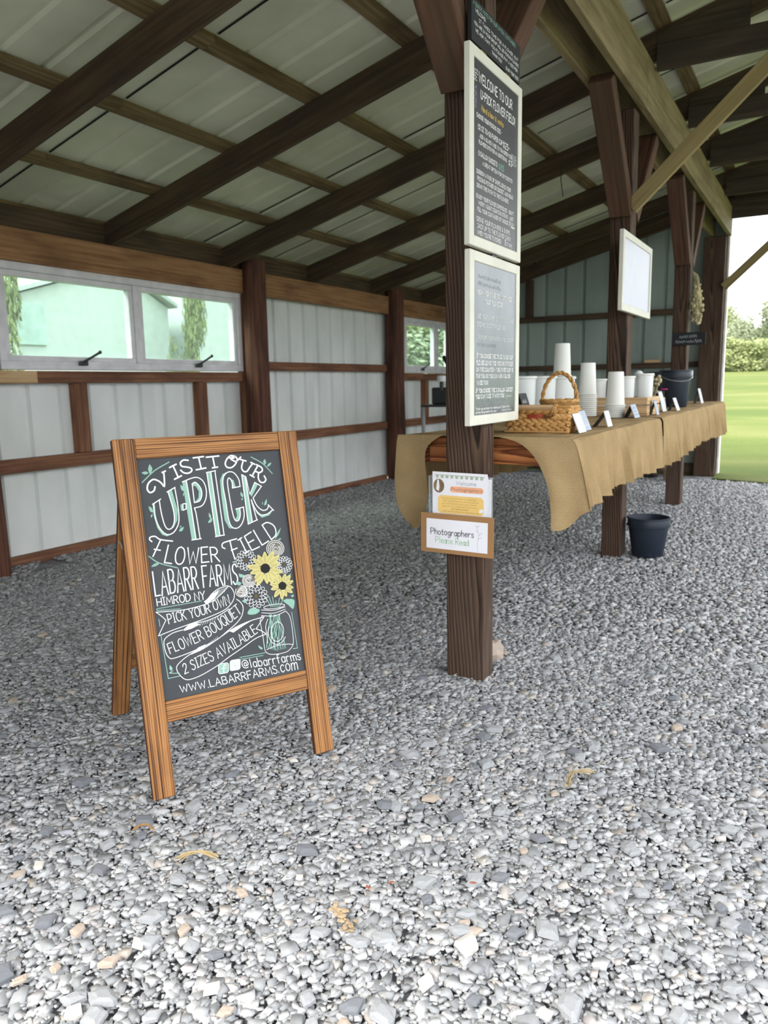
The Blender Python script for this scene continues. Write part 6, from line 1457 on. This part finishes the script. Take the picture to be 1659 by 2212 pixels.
tent(-.817, 3.40, .068, .08, .02, 'slim white tent card on the open counter, second from the corner', foot=.05)
tent(-.88, 4.235, .07, .125, .028, 'pale tent card on black leg in front of the crate', 'whiteblue', foot=.035, ink='F')
tent(-.835, 4.60, .085, .07, .022, 'narrow white tent card against the right side of the crate', 'whiteblue')
tent(-.895, 5.09, .125, .12, .035, 'tall white tent card left of the dark buckets', foot=.03)
tent(-.835, 5.26, .08, .11, .03, 'short white tent card leaning beside the tall white card')
tent(-.894, 6.82, .12, .13, .032, 'white tent card near the far end of the counter', foot=.03)
tent(-1.215, 3.45, .146, .1, .05, 'mini black chalkboard easel with white chalk marks beside the lower framed chalkboard', 'black_paint', name='mini_chalkboard', foot=.05, ink='W')
# buckets
def bucket(x, y, z, r0, r1, h, label, handle=True, rz=0.0):
    e_ = empty('bucket', (x, y, z), rz); tag(e_, label, 'bucket'); X = MW[e_.name]
    MB().lathe([(0, 0), (r0 - .004, 0), (r0, .004), (r1 - .004, h - .05), (r1, h - .048), (r1, h - .004), (r1 - .002, h), (r1 - .007, h - .002), (r0 - .006, .01), (0, .008)], 36).build('bucket_body', 'navy', e_, X, smooth=True)
    for zz in (h - .05, h - .006): MB().lathe([(r1 - .001, zz - .004), (r1 + .006, zz - .003), (r1 + .006, zz + .004), (r1 - .001, zz + .005)], 36).build('rim_band', 'navy', e_, X, smooth=True)
    if handle:
        for s in (-1, 1): MB().box(s * (r1 + .002) - .007, s * (r1 + .002) + .009, -.02, .02, h - .062, h - .002, .003).build('handle_lug', 'label_white' if s > 0 else 'navy', e_, X)
        MB().tube([X @ Vector((r1 * 1.05 * math.cos(t), -.5 * r1 * math.sin(t) - r1 * .55 * math.sin(t), h - .03 - .05 * math.sin(t))) for t in np.linspace(0, math.pi, 17)], .0025, 6).build('wire_handle', 'steel', e_)
    return e_
bucket(-.94, 5.93, ZC, .085, .107, .262, 'right-hand dark bucket on the counter with white handle lug', rz=.5)
bucket(-1.13, 6.40, ZC, .088, .112, .258, 'left-hand dark bucket on the counter, tucked behind the other', rz=.5)
bucket(-.915, 4.99, .002, .096, .127, .245, 'dark plastic bucket on the gravel beside a counter post', False)
# jars, dried bunch, flower
for x, y, zt, lab in ((-1.16, 5.35, 1.15, 'round-topped glass jar behind the rightmost tubs, left one'), (-1.12, 5.55, 1.165, 'taller round-topped glass jar behind the rightmost tubs')):
    e_ = empty('glass_jar', (x, y, ZC)); tag(e_, lab, 'jar'); hh = zt - ZC
    MB().lathe([(0, 0), (.035, 0), (.038, .01), (.038, hh * .72), (.024, hh * .82), (.022, hh * .86), (0, hh * .86)], 20).build('jar_body', 'pitcher', e_, T(x, y, ZC), smooth=True)
    MB().ball((x, y, zt - .03), .03, 14, 9).build('round_stopper', 'label_white', e_, smooth=True)
mb = MB(); hd = MB()
for k in range(26):
    a = random.uniform(0, 6.28); q = random.uniform(.01, .05); zt = random.uniform(1.02, 1.13)
    mb.tube([(-1.0, 5.42, ZC + .002), (-1.0 + q * .4 * math.cos(a), 5.42 + q * .4 * math.sin(a), 1.0), (-1.0 + q * math.cos(a), 5.42 + q * math.sin(a), zt)], .0018, 4)
    hd.ball((-1.0 + q * math.cos(a), 5.42 + q * math.sin(a), zt), random.uniform(.007, .014), 6, 4)
e_ = empty('dried_flower_bunch', (-1.0, 5.42, ZC)); tag(e_, 'bunch of dried beige flowers standing right of the white tubs', 'flowers')
mb.build('stems', 'dryflower', e_); q = hd.build('flower_heads', 'dryflower', e_); q['kind'] = 'stuff'
e_ = empty('magenta_flower', (-.93, 5.42, ZC)); tag(e_, 'single magenta flower in a small vase behind tall white card', 'flower')
MB().lathe([(0, 0), (.016, 0), (.02, .02), (.01, .07), (.012, .08), (0, .08)], 14).build('vase', 'pitcher', e_, T(-.93, 5.42, ZC), smooth=True)
MB().tube([(-.93, 5.42, ZC + .02), (-.928, 5.42, 1.03)], .002, 5).build('stem', 'leafgreen', e_)
mb = MB()
for k in range(9): mb.ball((-.928 + .014 * math.cos(k * .7), 5.42 + .014 * math.sin(k * .7), 1.036), .01, 6, 4, (1, 1, .6))
mb.build('petals', 'magenta', e_, smooth=True)

# ================================================================== THINGS HUNG ON POST 3, CORNER, GROUND
hb = empty('dried_bundle', (-1.02, 7.26, 1.6)); tag(hb, 'pale dried flower bundle hanging upside down on the third post', 'flowers')
mb = MB()
for k in range(120):
    a = random.uniform(0, 6.28); z = random.uniform(1.56, 1.96); q = .085 * (1 - abs(z - 1.72) / .3) * random.uniform(.3, 1)
    mb.tube([(-1.04, 7.24, 2.0), (-1.01 + q * .4 * math.cos(a), 7.24 + q * .5 * math.sin(a), (2.0 + z) / 2), (-1.0 + q * .6 * math.cos(a), 7.24 + q * math.sin(a), z)], .0028, 4)
q = mb.build('stems', 'dryflower', hb); q['kind'] = 'stuff'
hd = MB()
for k in range(70):
    a = random.uniform(0, 6.28); z = random.uniform(1.57, 1.9); q = .09 * (1 - abs(z - 1.72) / .3)
    hd.ball((-1.0 + q * .6 * math.cos(a), 7.24 + q * math.sin(a), z), random.uniform(.008, .017), 6, 4)
q = hd.build('flower_heads', 'dryflower', hb, smooth=True); q['kind'] = 'stuff'
MB().tube([(-1.05, 7.26, 2.02), (-1.035, 7.24, 1.97)], .004, 6).build('string', 'straw', hb)
ss = empty('black_plank_sign', (-1.04, 7.15, 1.385)); tag(ss, 'small black plank sign with faint script on the third post', 'sign')
F = frame((-1.178, 7.165, 1.387), (1, 0, 0), (0, 0, 1)); p = MB().box(0, .272, 0, .108, -.012, 0, .002).build('panel', 'black_paint', ss, F)
mb = MB(); scribble(mb, .06, .2, .06, .03, .004, .0005, 0, 8); scribble(mb, .03, .24, .02, .03, .004, .0005, 0, 11); mb.build('script_lettering', 'F', p, F)
mc = empty('machine', (-3.6, 7.5, 0)); tag(mc, 'grey machine on a metal stand in the far left corner under the second window', 'machine')
MB().box(-3.68, -3.3, 7.28, 8.0, .86, .885, .004).build('stand_top', 'darksteel', mc)
for xx, yy in ((-3.66, 7.31), (-3.33, 7.31), (-3.66, 7.96), (-3.33, 7.96)): MB().tube([(xx, yy, 0), (xx, yy, .86)], .02, 10).build('stand_leg', 'steel', mc, smooth=True)
F = T(-3.47, 7.68, .97) @ Matrix.Rotation(.5, 4, 'X'); bx = MB().box(-.12, .12, -.1, .1, -.06, .07, .01).build('engine_cover', 'steel', mc, F)
for k in range(4): MB().box(.12, .126, -.08 + k * .045, -.05 + k * .045, -.05, .06, .001).build('louvre', 'winframe', bx, F)
MB().box(-3.62, -3.36, 7.42, 7.62, .886, 1.06, .012).build('engine_block', 'darksteel', mc)
MB().lathe([(0, 0), (.045, 0), (.05, .02), (.045, .06), (0, .065)], 18, 0, T(-3.5, 7.42, 1.12)).build('fuel_cap', 'label_white', mc, smooth=True)
MB().tube([(-3.5, 7.42, 1.03), (-3.5, 7.42, 1.13)], .02, 10).build('filler_neck', 'darksteel', mc)
MB().tube([(-3.48, 7.78, 1.0), (-3.5, 7.72, 1.18), (-3.52, 7.52, 1.38)], .02, 8).build('lever_handle', 'rubber', mc, smooth=True)
MB().box(-3.55, -3.4, 7.72, 7.95, .35, .86, .01).build('lower_case', 'rubber', mc)
o = empty('dark_planter', (-1.7, 9.17, 0)); tag(o, 'low black planter on the gravel under the far counter end', 'planter')
MB().lathe([(0, 0), (.1, 0), (.125, .13), (.13, .135), (.115, .135), (.09, .02), (0, .02)], 24, 0, T(-1.7, 9.17, 0)).build('planter_body', 'rubber', o, smooth=True)
MB().lathe([(.124, .12), (.136, .122), (.136, .142), (.118, .142)], 24, 0, T(-1.7, 9.17, 0)).build('planter_rim', 'rubber', o, smooth=True)
o = empty('grey_tub', (-1.44, 8.95, 0)); tag(o, 'greyish tub standing beside the low black planter', 'tub')
MB().lathe([(0, 0), (.06, 0), (.075, .2), (.08, .204), (.07, .204), (.055, .02), (0, .02)], 20, 0, T(-1.44, 8.95, 0)).build('tub_body', 'bark_bits', o, smooth=True)
MB().lathe([(.074, .19), (.083, .192), (.083, .21), (.072, .21)], 20, 0, T(-1.44, 8.95, 0)).build('tub_rim', 'steel', o, smooth=True)
o = MB().box(-1.9, -1.72, 9.69, 9.708, 1.3, 1.335, .006).build('wood_offcut', 'crate'); tag(o, 'pale wood offcut lying on the far wall girt', 'offcut')
# rock at the foot of the nearest post
r = np.random.default_rng(77); mb = MB(); mb.ball((0, 0, 0), 1, 9, 6)
mb.v = [tuple(np.array(q) * r.uniform(.85, 1.1)) for q in mb.v]
o = mb.build('rock', 'stone_tan', None, T(-1.10, 2.80, .03) @ Matrix.Diagonal((.05, .062, .05, 1)), smooth=False); tag(o, 'fist-sized tan rock behind the foot of the nearest post', 'rock')
def tuft(x, y, ln, rz, n, label, curl=.3, mat='straw'):
    mb = MB()
    for k in range(n):
        a = random.gauss(0, .16); o_ = random.uniform(-.5, .5) * ln * .25; pts = []
        for t in np.linspace(0, 1, 7):
            pts.append(((t - .5) * ln * random.uniform(.95, 1.05) + o_, math.sin(t * 3 + a) * ln * curl * random.uniform(.6, 1) * .35 + a * ln * (t - .5), .006 + .012 * math.sin(t * 3.1) + random.uniform(0, .004)))
        mb.tube(pts, .0013, 4)
    o = mb.build('straw_tuft', mat, None, T(x, y, 0) @ Matrix.Rotation(rz, 4, 'Z')); return tag(o, label, 'straw')
tuft(-1.215, 1.217, .085, .55, 14, 'flat bundle of yellow straw on the gravel before the sandwich board')
tuft(-.52, 1.99, .11, 1.25, 9, 'curled dry grass root lying on the gravel at right', .9)
tuft(-1.42, 1.24, .05, .4, 6, 'small brown straw scrap just in front of the sandwich board leg', .4, 'wicker_dark')
mb = MB()
for k in range(60):
    t = random.random(); mb.ball((-.80 + .07 * (t - .5) + random.gauss(0, .006), 1.203 - .055 * (t - .5) + random.gauss(0, .007), .004 + random.uniform(0, .006)), random.uniform(.003, .007), 6, 4, (1, .8, .5))
o = mb.build('sawdust_patch', 'bark_bits'); tag(o, 'small tan patch of crumbled bark on the foreground gravel', 'debris', None, 'stuff')
for x, y, lab in ((-.765, 1.36, 'tiny orange leaf on the gravel, upper of two near the middle'), (-.80, 1.31, 'tiny red leaf on the gravel, lower of two near the middle'), (-.60, 1.44, 'tiny orange leaf alone on the gravel right of the middle')):
    o = MB().prism([(0, 0), (.006, .004), (.012, .003), (.016, 0), (.012, -.004), (.006, -.0045)], 0, .0015, T(x, y, .006) @ Matrix.Rotation(random.uniform(0, 6), 4, 'Z') @ Matrix.Rotation(.3, 4, 'X')).build('fallen_leaf', 'deadleaf'); tag(o, lab, 'leaf')

# ================================================================== OUTSIDE
def foliage_mesh(seed, mat, n=5200):
    r = np.random.default_rng(seed); blobs = [(r.normal(0, .24), r.normal(0, .24), r.uniform(.1, .9), r.uniform(.16, .3)) for _ in range(20)]
    blobs = [(x * (1.25 - z), y * (1.25 - z), z, s) for x, y, z, s in blobs]
    V = []; F_ = []
    for k in range(n):
        bx, by, bz, bs_ = blobs[r.integers(0, len(blobs))]; d = r.normal(0, 1, 3); d /= np.linalg.norm(d); rad = bs_ * r.uniform(.55, 1) ** .5
        c = np.array((bx, by, bz)) + d * rad * np.array((1, 1, .8)); a = r.normal(0, 1, 3); a /= np.linalg.norm(a); b = np.cross(a, d); b /= np.linalg.norm(b) + 1e-6; s = r.uniform(.014, .03)
        i = len(V); V += [tuple(c - a * s), tuple(c + b * s * .6), tuple(c + a * s), tuple(c - b * s * .6)]; F_.append((i, i + 1, i + 2, i + 3))
    me = bpy.data.meshes.new('foliage'); me.from_pydata(V, [], F_); me.materials.append(M[mat]); return me
FOL = [foliage_mesh(1, 'leaf1'), foliage_mesh(2, 'leaf2'), foliage_mesh(3, 'leaf1'), foliage_mesh(4, 'leaf2')]
def tree(x, y, z, h, wd_, k, label):
    e_ = empty('tree', (x, y, z)); tag(e_, label, 'tree')
    MB().tube([(0, 0, -.2), (.03, .02, h * .3), (0, 0, h * .7)], [.03 * h, .024 * h, .008 * h], 8).build('trunk', 'hedge', e_, T(x, y, z))
    o = link('foliage', FOL[k % 4], None, T(x, y, z) @ Matrix.Rotation(k * 1.3, 4, 'Z') @ Matrix.Diagonal((wd_, wd_, h, 1)), e_); o['kind'] = 'stuff'
for x, y, h, wd_, k, lab in ((-7.5, 68, 5.6, 4.6, 0, 'yellow-green tree beyond the lawn, half hidden by the corner post'), (-6.3, 71, 4.6, 4.2, 1, 'rounded grey-green tree in the tree line, second from the corner post'), (-5.7, 66, 4.3, 3.0, 1, 'pointed tree in the middle of the distant tree line'), (-4.9, 70, 3.7, 4.4, 2, 'low tree under the gap in the distant tree line'),
        (-3.9, 67, 5.2, 4.6, 3, 'tall grey-green tree at the right edge of the tree line'), (-6.6, 63, 2.6, 4.5, 2, 'low bright bush before the distant trees on the left'), (-4.4, 62.5, 2.3, 4.8, 0, 'low bright bush before the distant trees on the right')):
    tree(x, y, 1.62, h, wd_, k, lab)
for x, y, h, wd_, k, lab in ((-7.5, 8.0, 3.1, .42, 2, 'narrow green shrub filling the gap between the pale sheds'), (-7.7, 5.3, 2.9, .8, 0, 'yellow-green shrub at the left edge of the first window'), (-13, 9.2, 6, 5, 2, 'green tree seen through the left end of the first window'), (-15, 15, 6, 5, 1, 'green tree seen between two pale sheds through the first window'), (-14, 24, 6.5, 6, 0, 'bright tree filling the left pane of the second window'), (-14, 28.5, 6.5, 6, 2, 'bright tree filling the right pane of the second window'), (-11, 20.5, 3, 5, 1, 'low bush seen at the bottom of the second window')):
    tree(x, y, 0, h, wd_, k, lab)
def shed(name, poly, x0, x1, label):
    e_ = empty(name, (x0, poly[0][0], 0)); tag(e_, label, 'shed')
    F = frame((x1, 0, 0), (0, 1, 0), (0, 0, 1)); MB().prism(poly, 0, x0 - x1, F).build('shed_walls', 'shed', e_)
    return e_
e_ = shed('pale_shed', [(5.72, -.1), (8.1, -.1), (8.1, 2.2), (7.2, 2.62), (5.72, 2.17)], -8, -11, 'pale shed outside the first window, left of the green gap')
MB().box(-8.01, -7.97, 5.74, 6.1, 1.62, 2.1, .01).build('shed_window', 'shedwin', e_)
MB().prism([(5.6, 2.16), (7.2, 2.66), (8.2, 2.2), (8.2, 2.25), (7.2, 2.72), (5.6, 2.21)], 0, 3.2, frame((-11.1, 0, 0), (0, 1, 0), (0, 0, 1))).build('shed_roof', 'shed', e_)
e_ = shed('pale_shed', [(8.48, -.1), (11.2, -.1), (11.2, 2.6), (9.9, 3.0), (8.48, 2.6)], -8, -11, 'pale shed outside the first window, right of the green gap')
MB().prism([(8.4, 2.6), (9.9, 3.06), (11.3, 2.6), (11.3, 2.66), (9.9, 3.12), (8.4, 2.66)], 0, 3.2, frame((-11.1, 0, 0), (0, 1, 0), (0, 0, 1))).build('shed_roof', 'shed', e_)
